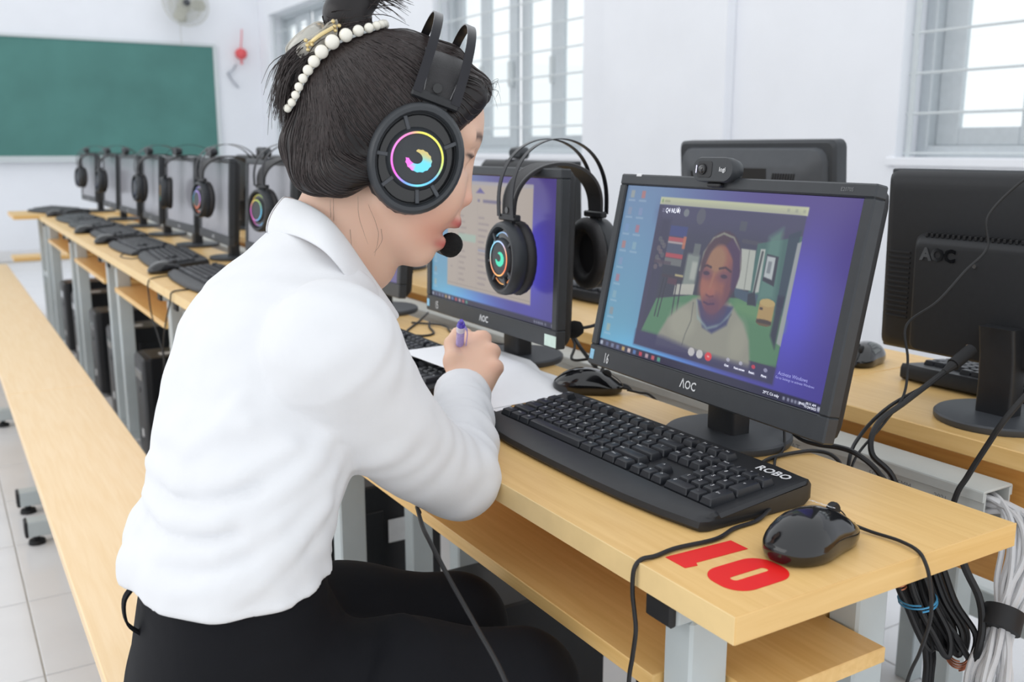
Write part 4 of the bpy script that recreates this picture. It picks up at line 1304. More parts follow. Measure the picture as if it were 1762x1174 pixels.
# ------------------------------------------------------------------ the woman: smooth solids meshed from distance fields
class Field:
    def __init__(s, lo, hi, h):
        s.lo = np.array(lo, np.float32); s.h = h
        s.n = np.ceil((np.array(hi) - np.array(lo)) / h).astype(int) + 1
        s.F = np.full(s.n, .2, np.float32)
    def blk(s, lo, hi):
        a = np.clip(np.floor((np.array(lo) - s.lo) / s.h).astype(int), 0, s.n - 1)
        b = np.clip(np.ceil((np.array(hi) - s.lo) / s.h).astype(int) + 1, a + 1, s.n)
        sl = tuple(slice(i, j) for i, j in zip(a, b))
        ax = [s.lo[k] + s.h * np.arange(a[k], b[k], dtype=np.float32) for k in range(3)]
        return sl, ax[0][:, None, None], ax[1][None, :, None], ax[2][None, None, :]
    def union(s, sl, d, k):
        a = s.F[sl]
        if k <= 0:
            s.F[sl] = np.minimum(a, d); return
        h = np.clip(.5 + .5 * (a - d) / k, 0, 1)
        s.F[sl] = a * (1 - h) + d * h - k * h * (1 - h)
    def inter(s, sl, d, k):
        a = s.F[sl]
        h = np.clip(.5 - .5 * (a - d) / max(k, 1e-6), 0, 1)
        s.F[sl] = a * (1 - h) + d * h + k * h * (1 - h)
    def cone(s, a, b, ra, rb, k=.01):
        a = np.array(a, float); b = np.array(b, float); m = max(k, .006) + 2 * s.h
        sl, X, Y, Z = s.blk(np.minimum(a - ra, b - rb) - m, np.maximum(a + ra, b + rb) + m)
        ba = b - a; L = max(ba @ ba, 1e-12)
        t = np.clip(((X - a[0]) * ba[0] + (Y - a[1]) * ba[1] + (Z - a[2]) * ba[2]) / L, 0, 1)
        d = np.sqrt((X - a[0] - t * ba[0]) ** 2 + (Y - a[1] - t * ba[1]) ** 2 + (Z - a[2] - t * ba[2]) ** 2) - (ra + t * (rb - ra))
        s.union(sl, d.astype(np.float32), k)
    def chain(s, pts, rs, k=.01):
        for i in range(len(pts) - 1): s.cone(pts[i], pts[i + 1], rs[i], rs[i + 1], k)
    def _ell(s, c, R, r, m):
        c = np.array(c, float); r = np.array(r, float); mr = max(r)
        sl, X, Y, Z = s.blk(c - mr - m, c + mr + m)
        q = [((X - c[0]) * R[i][0] + (Y - c[1]) * R[i][1] + (Z - c[2]) * R[i][2]) for i in range(3)]
        k0 = np.sqrt(sum((q[i] / r[i]) ** 2 for i in range(3))) + 1e-9
        k1 = np.sqrt(sum((q[i] / r[i] ** 2) ** 2 for i in range(3))) + 1e-9
        return sl, (k0 * (k0 - 1) / k1).astype(np.float32)
    def ell(s, c, R, r, k=.01):
        sl, d = s._ell(c, R, r, max(k, .006) + 2 * s.h); s.union(sl, d, k)
    def cut(s, c, R, r, k=.004):
        sl, d = s._ell(c, R, r, k + 2 * s.h); s.inter(sl, -d, k)
    def ridge(s, pts, amp, w):
        P = np.array(pts, float)
        sl, X, Y, Z = s.blk(P.min(0) - 2.6 * w, P.max(0) + 2.6 * w)
        D = None
        for a, b in zip(P, P[1:]):
            ba = b - a; L = max(ba @ ba, 1e-12)
            t = np.clip(((X - a[0]) * ba[0] + (Y - a[1]) * ba[1] + (Z - a[2]) * ba[2]) / L, 0, 1)
            d = (X - a[0] - t * ba[0]) ** 2 + (Y - a[1] - t * ba[1]) ** 2 + (Z - a[2] - t * ba[2]) ** 2
            D = d if D is None else np.minimum(D, d)
        s.F[sl] -= (amp * np.exp(-D / (w * w))).astype(np.float32)
    def nets(s):
        F = s.F; S = F < 0
        nx, ny, nz = F.shape
        cnt = np.zeros((nx - 1, ny - 1, nz - 1), np.int8)
        offs = [(i, j, k) for i in (0, 1) for j in (0, 1) for k in (0, 1)]
        for i, j, k in offs: cnt += S[i:nx - 1 + i, j:ny - 1 + j, k:nz - 1 + k]
        idx = np.argwhere((cnt > 0) & (cnt < 8))
        V = np.stack([F[idx[:, 0] + i, idx[:, 1] + j, idx[:, 2] + k] for i, j, k in offs], 1)
        acc = np.zeros((len(idx), 3)); num = np.zeros(len(idx))
        for a in range(8):
            for b in range(a + 1, 8):
                oa, ob = np.array(offs[a]), np.array(offs[b])
                if np.abs(oa - ob).sum() != 1: continue
                va, vb = V[:, a], V[:, b]
                c = (va < 0) != (vb < 0)
                t = np.where(c, va / np.where(c, va - vb, 1), 0)
                acc += np.where(c[:, None], oa + t[:, None] * (ob - oa), 0); num += c
        P = s.lo + s.h * (idx + acc / num[:, None])
        ID = np.full(cnt.shape, -1, np.int32); ID[tuple(idx.T)] = np.arange(len(idx))
        quads = []
        for ax in range(3):
            sl0 = [slice(1, -1)] * 3; sl1 = [slice(1, -1)] * 3
            sl0[ax] = slice(0, -1); sl1[ax] = slice(1, None)
            A = S[tuple(sl0)]; B = S[tuple(sl1)]
            e = np.argwhere(A != B)
            flip = A[tuple(e.T)]
            base = e.copy()
            o1, o2 = (ax + 1) % 3, (ax + 2) % 3
            base[:, o1] += 1; base[:, o2] += 1
            def cell(d1, d2):
                c = base.copy(); c[:, o1] -= d1; c[:, o2] -= d2
                return ID[tuple(c.T)]
            q = np.stack([cell(1, 1), cell(0, 1), cell(0, 0), cell(1, 0)], 1)
            q[~flip] = q[~flip][:, ::-1]
            quads.append(q[(q >= 0).all(1)])
        return P, np.concatenate(quads)
    def sample(s, P):
        q = (P - s.lo) / s.h
        i = np.clip(np.floor(q).astype(int), 0, s.n - 2); f = q - i
        out = 0
        for a in (0, 1):
            for b in (0, 1):
                for c in (0, 1):
                    w = (f[:, 0] if a else 1 - f[:, 0]) * (f[:, 1] if b else 1 - f[:, 1]) * (f[:, 2] if c else 1 - f[:, 2])
                    out = out + w * s.F[i[:, 0] + a, i[:, 1] + b, i[:, 2] + c]
        return out
    def grad(s, P):
        e = s.h * 1.2
        g = np.stack([s.sample(P + np.eye(3)[k] * e) - s.sample(P - np.eye(3)[k] * e) for k in range(3)], 1)
        return g / (np.linalg.norm(g, axis=1, keepdims=True) + 1e-9)
    def smooth(s, it=1):
        for _ in range(it):
            G = s.F.copy()
            for ax in range(3):
                H = G.copy()
                a = [slice(None)] * 3; b = [slice(None)] * 3; c = [slice(None)] * 3
                a[ax] = slice(1, -1); b[ax] = slice(0, -2); c[ax] = slice(2, None)
                H[tuple(a)] = .5 * G[tuple(a)] + .25 * (G[tuple(b)] + G[tuple(c)])
                G = H
            s.F = G

def mesh_np(name, P, Q, m, parent=None):
    me = bpy.data.meshes.new(name)
    me.vertices.add(len(P)); me.vertices.foreach_set('co', np.asarray(P, np.float32).ravel())
    me.loops.add(Q.size); me.loops.foreach_set('vertex_index', Q.astype(np.int32).ravel())
    me.polygons.add(len(Q)); me.polygons.foreach_set('loop_start', np.arange(0, Q.size, Q.shape[1], dtype=np.int32))
    me.polygons.foreach_set('use_smooth', np.ones(len(Q), bool))
    me.update(calc_edges=True); me.validate()
    return link(name, me, m, parent)

def unit(v): v = np.array(v, float); return v / np.linalg.norm(v)
HC = np.array([-.0937, .4492, 1.14])
_f0 = unit((.9446, -.3283, 0)); HL = np.array([.3283, .9446, 0.0])
_p = math.radians(20)
HFW = _f0 * math.cos(_p) - np.array([0, 0, 1.]) * math.sin(_p)
HUP = _f0 * math.sin(_p) + np.array([0, 0, 1.]) * math.cos(_p)
HR = np.stack([HFW, HL, HUP])
def hp(f, l, u): return HC + f * HFW + l * HL + u * HUP
def to_head(P): return (P - HC) @ HR.T

# torso sections: z, centre x, y, half width, half depth
SEC = np.array([
    (.44, -.305, .433, .172, .120), (.50, -.305, .433, .175, .125), (.56, -.305, .433, .168, .118), (.62, -.303, .433, .158, .110),
    (.68, -.310, .433, .148, .092), (.74, -.305, .434, .142, .087), (.80, -.286, .440, .138, .092), (.86, -.263, .452, .134, .100),
    (.91, -.241, .464, .130, .104), (.955, -.228, .476, .126, .098), (.995, -.214, .484, .110, .082), (1.03, -.186, .487, .078, .060), (1.06, -.168, .488, .055, .045)])
LAT_LO, LAT_HI = unit((.06, 1, 0)), unit((.20, .98, 0))
def sec(z):
    return [np.interp(z, SEC[:, 0], SEC[:, k]) for k in range(1, 5)]
def torso_point(phi, z, out=0.0, ga=0.0, gb=0.0):
    """phi in degrees: 0 her left side, 90 front, 180 right side, 270 back"""
    cx, cy, a, b = sec(z)
    t = np.clip((z - .5) / .5, 0, 1); lat = LAT_LO * (1 - t) + LAT_HI * t; fr = np.array([lat[1], -lat[0], 0])
    p = math.radians(phi)
    return np.array([cx, cy, z]) + lat * ((a + ga + out) * math.cos(p)) + fr * ((b + gb + out) * math.sin(p))
def torso_field(F, grow, z0, z1, k=.02, growfn=None):
    sl, X, Y, Z = F.blk((-.55, .15, z0), (.05, .75, z1))
    zz = Z.ravel()
    cx, cy, a, b = [v[None, None, :] for v in sec(zz)]
    g = grow if growfn is None else growfn(zz)[None, None, :]
    a = a + g; b = b + g
    t = np.clip((Z - .5) / .5, 0, 1)
    lx = LAT_LO[0] * (1 - t) + LAT_HI[0] * t; ly = LAT_LO[1] * (1 - t) + LAT_HI[1] * t
    u = (X - cx) * lx + (Y - cy) * ly; v = (X - cx) * ly - (Y - cy) * lx
    q = ((np.abs(u) / a) ** 2.25 + (np.abs(v) / b) ** 2.25) ** (1 / 2.25)
    d = (q - 1) * np.minimum(a, b) * .9
    F.union(sl, d.astype(np.float32), k)

R_SH, R_EL, R_WR = np.array([-.226, .330, .948]), np.array([-.044, .419, .757]), np.array([.085, .645, .790])
L_SH, L_EL, L_WR = np.array([-.190, .605, .955]), np.array([-.135, .640, .800]), np.array([.000, .690, .774])
NECK = np.array([-.160, .486, 1.035])

def build_person():
    root = thing('person', 'woman in white shirt and black trousers writing at the desk, wearing a headset', 'person', (-.30, .433, .423))
    W2L = Matrix.Translation((-.30, .433, .423)).inverted()
    def fin(o):
        o.parent = root; o.matrix_parent_inverse = W2L
        return o
    I3 = np.eye(3)
    # ---------------- body
    B = Field((-.46, .20, .44), (.27, .86, 1.29), .0032)
    torso_field(B, -.014, .45, 1.06)
    B.cone(R_SH, R_EL, .040, .036, .02); B.cone(R_EL, R_WR, .036, .0245, .015)
    B.cone(L_SH, L_EL, .040, .036, .02); B.cone(L_EL, L_WR, .036, .0245, .015)
    B.cone(NECK - np.array([.02, 0, .03]), hp(-.030, 0, -.045), .056, .050, .02)
    B.cone(NECK + np.array([.03, -.004, -.02]), hp(.000, 0, -.085), .040, .040, .02)
    # head
    B.ell(hp(-.014, 0, .034), HR, (.092, .072, .084), .01)
    B.ell(hp(.034, 0, -.030), HR, (.048, .056, .080), .02)
    B.ell(hp(.034, 0, .042), HR, (.042, .056, .048), .015)
    for s in (-1, 1):
        B.cone(hp(-.004, s * .050, -.055), hp(.050, s * .012, -.098), .020, .016, .02)
        B.ell(hp(.050, s * .032, -.032), HR, (.028, .028, .034), .015)
        B.cone(hp(.066, s * .008, .036), hp(.058, s * .042, .034), .010, .010, .012)
    B.ell(hp(.054, 0, -.102), HR, (.016, .020, .014), .015)
    B.cone(hp(.070, 0, .018), hp(.0845, 0, -.026), .0065, .0085, .010)
    B.ell(hp(.0835, 0, -.029), HR, (.0100, .0105, .0085), .006)
    for s in (-1, 1):
        B.ell(hp(.075, s * .0115, -.033), HR, (.0095, .0075, .0070), .005)
        B.cut(hp(.079, s * .0065, -.0405), HR, (.006, .0035, .004), .003)
    B.cone(hp(.072, 0, -.036), hp(.079, 0, -.052), .010, .008, .010)
    # mouth, open in speech
    B.chain([hp(.066, -.023, -.062), hp(.081, -.010, -.0575), hp(.0835, 0, -.058), hp(.081, .010, -.0575), hp(.066, .023, -.062)], [.005, .0062, .0066, .0062, .005], .006)
    B.chain([hp(.062, -.021, -.076), hp(.073, -.009, -.084), hp(.0745, 0, -.085), hp(.073, .009, -.084), hp(.062, .021, -.076)], [.005, .0066, .007, .0066, .005], .006)
    B.cut(hp(.083, 0, -.0705), HR, (.022, .017, .0068), .003)
    # eye hollows, eyeballs and lids
    for s in (-1, 1):
        B.cut(hp(.080, s * .031, .012), HR, (.014, .018, .0105), .010)
        B.ell(hp(.058, s * .031, .011), HR, (.0135, .0135, .0125), .003)
        B.chain([hp(.060, s * .016, .014), hp(.0705, s * .029, .0185), hp(.060, s * .045, .013)], [.003, .0042, .003], .004)
        B.cut(hp(-.004, s * .078, -.004), HR, (.012, .004, .018), .003)
        B.ell(hp(-.004, s * .074, -.006), HR, (.016, .006, .026), .004)
    # right hand: back of the hand towards the camera, fingers closed on the pen
    W = R_WR
    K = [np.array(p) for p in ((.1239, .6977, .857), (.1404, .6825, .8597), (.1405, .6551, .8451), (.1327, .6315, .8261))]
    kr = [.0110, .0112, .0105, .0095]
    pal0 = [W + np.array([-.002, .004, .004]), W + np.array([.004, .002, .003]), W + np.array([.010, -.002, .000]), W + np.array([.014, -.006, -.004])]
    for a, b, r in zip(pal0, K, kr): B.cone(a, b, .0190, r + .0015, .016)
    fh = unit((.50, .85, 0)); rt = np.array([.8557, -.5175, 0]); up = np.array([0, 0, 1.])
    for i, kk in enumerate(K):
        p1 = kk + fh * (.030 - .003 * i) + up * (.004 - .004 * i) - rt * (.004 + .003 * i)
        p2 = p1 + fh * (.004 - .006 * i) - up * .024 - rt * .006
        p3 = p2 - fh * (.004 + .003 * i) - up * .017 - rt * .004
        B.chain([kk, p1, p2, p3], [kr[i] - .001, .0086 - .0004 * i, .0078 - .0004 * i, .0066], .003)
        B.ell(kk + up * .002, I3, (.0088, .0088, .0078), .009)
    T = [np.array(p) for p in ((.0847, .655, .8029), (.0885, .6775, .8328), (.0985, .7055, .8535), (.1175, .7230, .8660))]
    B.chain(T, [.017, .0135, .0098, .0080], .006)
    B.cone(T[1], K[0] * .55 + R_WR * .45, .012, .012, .012)
    # left hand lying on the paper
    W = L_WR
    fd = unit((.80, .45, -.10)); sd = np.array([-.45, .80, 0])
    fd2 = unit((.90, .22, -.12))
    kn = [W + fd2 * .062 + np.array([-.010, .022, 0]) + np.array([.003, -.016, 0]) * i * 1.15 for i in range(4)]
    for i, kk in enumerate(kn):
        B.cone(W + np.array([0, .008 - .005 * i, 0]), kk, .017, .0098, .012)
        e1 = kk + unit((.8, .22 - .10 * i, -.12)) * .027; e2 = e1 + unit((.7, .16 - .1 * i, -.22)) * .020
        B.chain([kk, e1, e2], [.0092, .0080, .0066], .003)
    B.chain([W + np.array([0, .016, 0]), W + np.array([.026, .036, -.004]), W + np.array([.05, .044, -.008])], [.015, .011, .0078], .008)
    P, Q = B.nets()
    H = to_head(P)
    skin = mat  # noqa
    col = np.tile(np.array([226, 188, 166.]), (len(P), 1))
    def blend(c, w): 
        nonlocal col
        col = col * (1 - w[:, None]) + np.array(c, float) * w[:, None]
    def gs(f, l, u, rf, rl, ru): return np.exp(-(((H[:, 0] - f) / rf) ** 2 + ((np.abs(H[:, 1]) - l) / rl) ** 2 + ((H[:, 2] - u) / ru) ** 2))
    blend((222, 158, 138), .55 * gs(.05, .035, -.06, .04, .03, .03))
    blend((214, 140, 124), .35 * gs(.06, .03, -.075, .02, .02, .012))
    blend((226, 158, 140), .5 * gs(.09, 0, -.03, .02, .02, .012))
    lip = np.maximum(gs(.082, 0, -.058, .02, .022, .0052), gs(.073, 0, -.085, .02, .02, .0055))
    blend((178, 84, 82), np.clip(lip * 1.5, 0, .9))
    blend((70, 26, 26), np.clip(gs(.066, 0, -.0705, .013, .016, .006) * 1.6 * (H[:, 0] < .0745), 0, .95))
    brow = np.exp(-(((H[:, 2] - .0405 + .25 * (np.abs(H[:, 1]) - .03) ** 2 / .03) / .0035) ** 2)) * ((np.abs(H[:, 1]) > .012) & (np.abs(H[:, 1]) < .047) & (H[:, 0] > .04))
    blend((62, 46, 42), brow * .75)
    lash = gs(.068, .031, .0165, .012, .013, .0022); blend((34, 26, 26), np.clip(lash * 1.3, 0, .9))
    hand = P[:, 2] < .93
    nz = np.sin(P[:, 0] * 90) * np.sin(P[:, 1] * 80 + 1) * np.sin(P[:, 2] * 85)
    col += nz[:, None] * np.array([2.5, 3.5, 3.5])
    blend((230, 188, 162), .6 * hand)
    kd = np.min([np.linalg.norm(P - k, axis=1) for k in K], 0)
    blend((226, 160, 138), np.clip(.5 * np.exp(-(kd / .012) ** 2), 0, 1))
    body = mesh_np('body', P, Q, attr_mat('skin', .48, spec=.35, sss=.12), None)
    set_cols(body.data, np.clip(col, 0, 255)); fin(body)
    del B

    # ---------------- shirt
    S = Field((-.50, .19, .66), (.19, .80, 1.09), .0042)
    def grow(z):
        return .009 + .003 * (z < .72)
    torso_field(S, 0, .64, 1.06, .02, grow)
    S.chain([L_EL, L_EL + (L_WR - L_EL) * .95], [.054, .040], .015)
    def cuff_cut(wr, el):
        d = unit(wr - el); e = wr + d * .008
        sl, X, Y, Z = S.blk(wr - .07, wr + .09)
        pl = (X - e[0]) * d[0] + (Y - e[1]) * d[1] + (Z - e[2]) * d[2]
        S.inter(sl, pl.astype(np.float32) + np.zeros(S.F[sl].shape, np.float32), .003)
    cuff_cut(L_WR, L_EL)
    sh_r = [.066, .059, .0510, .0500]
    up_a = [R_SH + (R_EL - R_SH) * t + np.array([-.009, -.003, -.017]) * math.sin(math.pi * t) for t in (0, .35, .7, 1.0)]
    S.chain(up_a, sh_r, .004)
    fa = [R_EL + (R_WR - R_EL) * t for t in (0, .35, .7, 1.06)]
    S.chain(fa, [.0500, .0470, .0425, .0405], .008)
    S.cone(R_SH, NECK + np.array([-.035, -.03, -.060]), .050, .036, .03)
    S.cone(L_SH, NECK + np.array([-.03, .03, -.060]), .050, .036, .03)
    S.chain([L_SH, (L_SH + L_EL) / 2, L_EL], [.068, .062, .058], .03)
    # the loose tail of the shirt stands off at the back
    S.chain([torso_point(a, .728, -.012) for a in (205, 235, 262, 290, 320)], [.014, .024, .030, .024, .014], .035)
    # bust
    S.ell(torso_point(118, .875, -.02), I3, (.055, .055, .055), .03); S.ell(torso_point(62, .875, -.02), I3, (.055, .055, .055), .03)
    # flat cut of the cuffs and the hem
    cuff_cut(R_WR, R_EL)
    sl, X, Y, Z = S.blk((-.5, .19, .66), (.10, .8, .76))
    hz = .703 + .010 * np.cos((X + .30) * 9.0) * 1.0 + .006 * np.sin(Y * 22) + 0 * Z
    S.inter(sl, (hz - Z).astype(np.float32), .003)
    # neck opening follows the collar
    sl, X, Y, Z = S.blk((-.26, .38, .95), (-.06, .60, 1.09))
    S.inter(sl, ((Z - (1.052 - (X + .215) * .80)) * .75 + 0 * Y).astype(np.float32), .004)
    # folds and seams of the cloth
    def tf(pts, amp, w): S.ridge([torso_point(a, z, .012) for a, z in pts], amp * 1.55, w * .9)
    tf([(262, .800), (235, .792), (205, .800), (180, .822), (160, .846)], .0060, .010)
    tf([(258, .776), (232, .764), (205, .772), (178, .796), (150, .83)], .0052, .009)
    tf([(262, .830), (230, .826), (200, .838), (176, .862)], .0050, .010)
    tf([(250, .742), (222, .734), (196, .746), (170, .772), (148, .80)], .0055, .011)
    tf([(228, .712), (204, .722), (182, .744), (160, .776)], .0042, .008)
    tf([(248, .862), (222, .866), (200, .884)], .0040, .010)
    tf([(205, .905), (212, .880), (226, .858)], .0045, .010)
    tf([(190, .800), (172, .832), (158, .868)], .0040, .009)
    tf([(250, .786), (220, .780), (194, .790)], -.0040, .007)
    tf([(246, .814), (216, .814), (190, .83)], -.0040, .007)
    tf([(240, .752), (212, .752), (186, .768)], -.0035, .007)
    tf([(224, .880), (222, .84), (220, .80), (224, .76), (230, .71)], .0016, .0022)
    tf([(180, .860), (184, .82), (190, .78), (198, .74), (206, .70)], .0018, .0024)
    tf([(270, .97), (268, .9), (266, .82)], .0012, .03)
    # sleeve seam at the shoulder and sleeve folds
    ax = unit(R_EL - R_SH); n1 = unit(np.cross(ax, (0, 0, 1))); n2 = np.cross(n1, ax)
    def arm(t, ang, r): 
        a = math.radians(ang); return R_SH + (R_EL - R_SH) * t + (n1 * math.cos(a) + n2 * math.sin(a)) * r
    S.ridge([arm(-.02, a, .066) for a in range(0, 361, 24)], .0030, .0035)
    S.ridge([arm(.25, 150, .062), arm(.5, 110, .060), arm(.85, 80, .058)], .0035, .009)
    S.ridge([arm(.1, 60, .065), arm(.4, 70, .061), arm(.8, 55, .058)], .0032, .009)
    S.ridge([arm(.75, 200, .057), arm(.95, 150, .059), arm(1.05, 100, .058)], .0040, .009)
    S.ridge([arm(.55, 40, .059), arm(.8, 100, .058), arm(.98, 140, .058)], .0032, .008)
    ax2 = unit(R_WR - R_EL); m1 = unit(np.cross(ax2, (0, 0, 1))); m2 = np.cross(m1, ax2)
    def fore(t, ang, r):
        a = math.radians(ang); return R_EL + (R_WR - R_EL) * t + (m1 * math.cos(a) + m2 * math.sin(a)) * r
    for t0, a0, a1, am in ((.12, 20, 150, .004), (.30, -30, 110, .0036), (.46, 30, 170, .0036), (.60, -40, 80, .003), (.22, 180, 280, .004), (.42, 190, 300, .003)):
        S.ridge([fore(t0 + .10 * q, a0 + (a1 - a0) * q, .058 - .022 * (t0 + .1 * q)) for q in (0, .33, .66, 1)], am, .0075)
    S.ridge([fore(.80, a, .0425) for a in range(0, 361, 24)], .0022, .003)
    S.ridge([fore(.76, a, .0430) for a in range(0, 361, 24)], -.0022, .004)
    # soft irregularity
    sl, X, Y, Z = S.blk(S.lo, S.lo + S.h * S.n)
    S.F += (.0011 * np.sin(X * 61 + 2 * np.sin(Z * 37)) * np.sin(Y * 53 + Z * 71) + .0007 * np.sin(X * 120 + Y * 90 + 3 * np.sin(Z * 50))).astype(np.float32)
    S.smooth(1)
    P, Q = S.nets()
    cloth = mat('white_cotton', (226, 227, 230), .82, var=.012, scale=40, bump=.10, bscale=900, sheen=.15)
    shirt = fin(mesh_np('shirt', P, Q, cloth))
    del S
    # collar leaves
    top = [(-.214, .492, 1.088), (-.206, .458, 1.084), (-.195, .4228, 1.072), (-.180, .408, 1.050), (-.1575, .411, 1.018), (-.1236, .428, .976), (-.108, .441, .957)]
    low = [(-.236, .494, 1.046), (-.226, .440, 1.050), (-.213, .393, 1.040), (-.1985, .379, 1.021), (-.180, .3845, .995), (-.1375, .4214, .958), (-.116, .438, .948)]
    T = spline(top, 5); Lw = spline(low, 5)
    c0 = np.array([-.165, .487]); nrm = np.array([.2, .98]) / np.linalg.norm([.2, .98])
    def mir(p):
        q = np.array(p); d = (q[:2] - c0) @ nrm; q[:2] -= 2 * d * nrm; return tuple(q)
    rows = []
    for i in range(len(T)):
        a, b = T[i], Lw[i]
        out = (b - a); o = Vector((a.x + .165, a.y - .487, 0)).normalized()
        rows.append([tuple(a.lerp(b, s) + o * (.006 * math.sin(math.pi * s))) for s in (0, .12, .35, .65, 1)])
    for side in (0, 1):
        R = rows if side == 0 else [[mir(p) for p in r] for r in rows]
        mbx = MB(); mbx.rings(R, close_u=False, cap=False)
        o = mbx.build('collar', cloth, None, 60)
        sd_ = o.modifiers.new('cloth_thickness', 'SOLIDIFY'); sd_.thickness = .003; sd_.offset = 0
        sb = o.modifiers.new('soft', 'SUBSURF'); sb.levels = 1; sb.render_levels = 1
        fin(o); o.parent = shirt; o.matrix_parent_inverse = Matrix.Identity(4)
    for o in [c for c in shirt.children]:
        o.matrix_parent_inverse = Matrix.Identity(4)
    # ---------------- trousers
    Tr = Field((-.50, .18, .05), (.10, .66, .76), .006)
    torso_field(Tr, .002, .43, .735, .01)
    kR, kL = np.array([-.050, .268, .560]), np.array([-.048, .425, .562])
    hR, hL = np.array([-.30, .352, .530]), np.array([-.30, .515, .530])
    for h_, k_ in ((hR, kR), (hL, kL)):
        Tr.chain([h_, h_ * .5 + k_ * .5 + np.array([0, 0, .010]), k_], [.108, .090, .064], .03)
        Tr.chain([k_, k_ + np.array([-.03, 0, -.20]), k_ + np.array([-.09, 0, -.47])], [.060, .060, .058], .02)
    sl, X, Y, Z = Tr.blk((-.5, .18, .30), (-.10, .66, .52))
    msk = (X < -.12) + 0 * Y + 0 * Z
    d = np.where(msk > 0, .4245 - Z + 0 * X + 0 * Y, -1).astype(np.float32)
    Tr.inter(sl, d, .006)
    Tr.ridge([(-.25, .25, .60), (-.20, .30, .655), (-.19, .37, .66)], -.006, .010)
    Tr.ridge([(-.23, .25, .57), (-.15, .26, .625), (-.16, .33, .655)], .005, .010)
    Tr.ridge([torso_point(a, .672, .0) for a in range(120, 290, 15)], -.002, .004)
    Tr.ridge([torso_point(225, z, .0) for z in (.70, .6, .5)], .002, .004)
    Tr.ridge([(-.28, .26, .53), (-.15, .20, .56), (-.05, .205, .57)], .003, .004)
    P, Q = Tr.nets()
    trm = mat('black_trouser_cloth', (15, 16, 21), .8, var=.06, scale=30, bump=.12, bscale=1200, spec=.25)
    tro = fin(mesh_np('trousers', P, Q, trm))
    del Tr
    b = MB(); c = torso_point(262, .688, .010)
    out = Vector(torso_point(262, .688, .05)) - Vector(c)
    out.normalize()
    b.strip([tuple(Vector(c) + Vector((0, 0, .020))), tuple(Vector(c) + out * .010 + Vector((0, 0, .006))), tuple(Vector(c) + out * .009 + Vector((0, 0, -.018))), tuple(Vector(c) - out * .004 + Vector((0, 0, -.034)))], .010, .0025, tuple(out.cross(Vector((0, 0, 1)))), 5)
    o = fin(b.build('belt_loop', trm)); o.parent = tro; o.matrix_parent_inverse = Matrix.Identity(4)
    # shoes
    shoe = mat('black_shoe_leather', (22, 22, 24), .35, var=.06)
    for k_ in (kR, kL):
        Sh = Field(k_ + np.array([-.19, -.07, -.57]), k_ + np.array([.07, .07, -.44]), .006)
        base = np.array([k_[0] - .09, k_[1], 0])
        Sh.chain([base + np.array([-.03, 0, .045]), base + np.array([.05, 0, .038]), base + np.array([.12, 0, .028])], [.036, .036, .026], .02)
        Sh.cone(base + np.array([0, 0, .05]), base + np.array([0, 0, .10]), .035, .034, .02)
        sl, X, Y, Z = Sh.blk(Sh.lo, Sh.lo + Sh.h * Sh.n)
        Sh.inter(sl, (.004 - Z + 0 * X + 0 * Y).astype(np.float32), .004)
        P, Q = Sh.nets(); fin(mesh_np('shoe', P, Q, shoe))

    # ---------------- hair
    Hf = Field(HC - .19, HC + np.array([.15, .17, .23]), .0034)
    Hf.ell(hp(-.020, 0, .031), HR, (.104, .083, .087), .01)
    sl, X, Y, Z = Hf.blk(Hf.lo, Hf.lo + Hf.h * Hf.n)
    ff = (X - HC[0]) * HFW[0] + (Y - HC[1]) * HFW[1] + (Z - HC[2]) * HFW[2]
    uu = (X - HC[0]) * HUP[0] + (Y - HC[1]) * HUP[1] + (Z - HC[2]) * HUP[2]
    ll = (X - HC[0]) * HL[0] + (Y - HC[1]) * HL[1]
    line = ff * .812 - uu * .584 - .010 - .16 * np.abs(ll) + .5 * np.maximum(0, .0 - uu) * 0
    Hf.inter(sl, line.astype(np.float32), .012)
    # front sweep above the forehead
    for s in (-1, 1):
        Hf.chain([hp(.058, s * .006, .090), hp(.050, s * .040, .078), hp(.030, s * .066, .045)], [.012, .014, .012], .014)
    Hf.chain([hp(.058, 0, .088), hp(.02, 0, .107), hp(-.03, 0, .108)], [.012, .012, .010], .02)
    # rolled-up back hair
    Hf.ell(hp(-.070, 0, -.030), HR, (.044, .062, .050), .02)
    Hf.chain([hp(-.075, -.048, -.055), hp(-.096, -.028, -.032), hp(-.098, -.020, .02), hp(-.092, -.014, .062)], [.020, .025, .022, .020], .018)
    Hf.chain([hp(-.075, .048, -.055), hp(-.096, .028, -.032), hp(-.098, .018, .02)], [.020, .025, .021], .018)
    Hf.chain([hp(-.02, -.072, -.030), hp(-.055, -.068, -.052), hp(-.085, -.045, -.058)], [.012, .017, .020], .014)
    # hair end sweeping back out of the clip
    Hf.chain([hp(-.100, -.004, .066), hp(-.119, -.010, .052), hp(-.129, -.014, .028), hp(-.128, -.016, .006)], [.018, .017, .013, .005], .010)
    # topknot
    Hf.chain([hp(-.088, -.004, .098), hp(-.100, -.006, .112), hp(-.094, -.006, .128), hp(-.080, -.004, .136)], [.020, .022, .017, .009], .012)
    Hf.smooth(1)
    P, Q = Hf.nets()
    hm = mat('black_hair', (27, 23, 24), .38, var=.25, scale=60, spec=.45, stretch=(1, 1, 1))
    hair = fin(mesh_np('hair', P, Q, hm))
    # strands laid over the surface, flowing towards the clip
    rng = np.random.default_rng(5)
    Hh = to_head(P)
    knot = hp(-.106, -.002, .080)
    cand = np.where((Hh[:, 2] < .118) & (Hh[:, 0] > -.105))[0]
    sel = P[rng.choice(cand, 2600)]
    paths = [sel]
    cur = sel.copy()
    jit = rng.normal(0, .010, sel.shape)
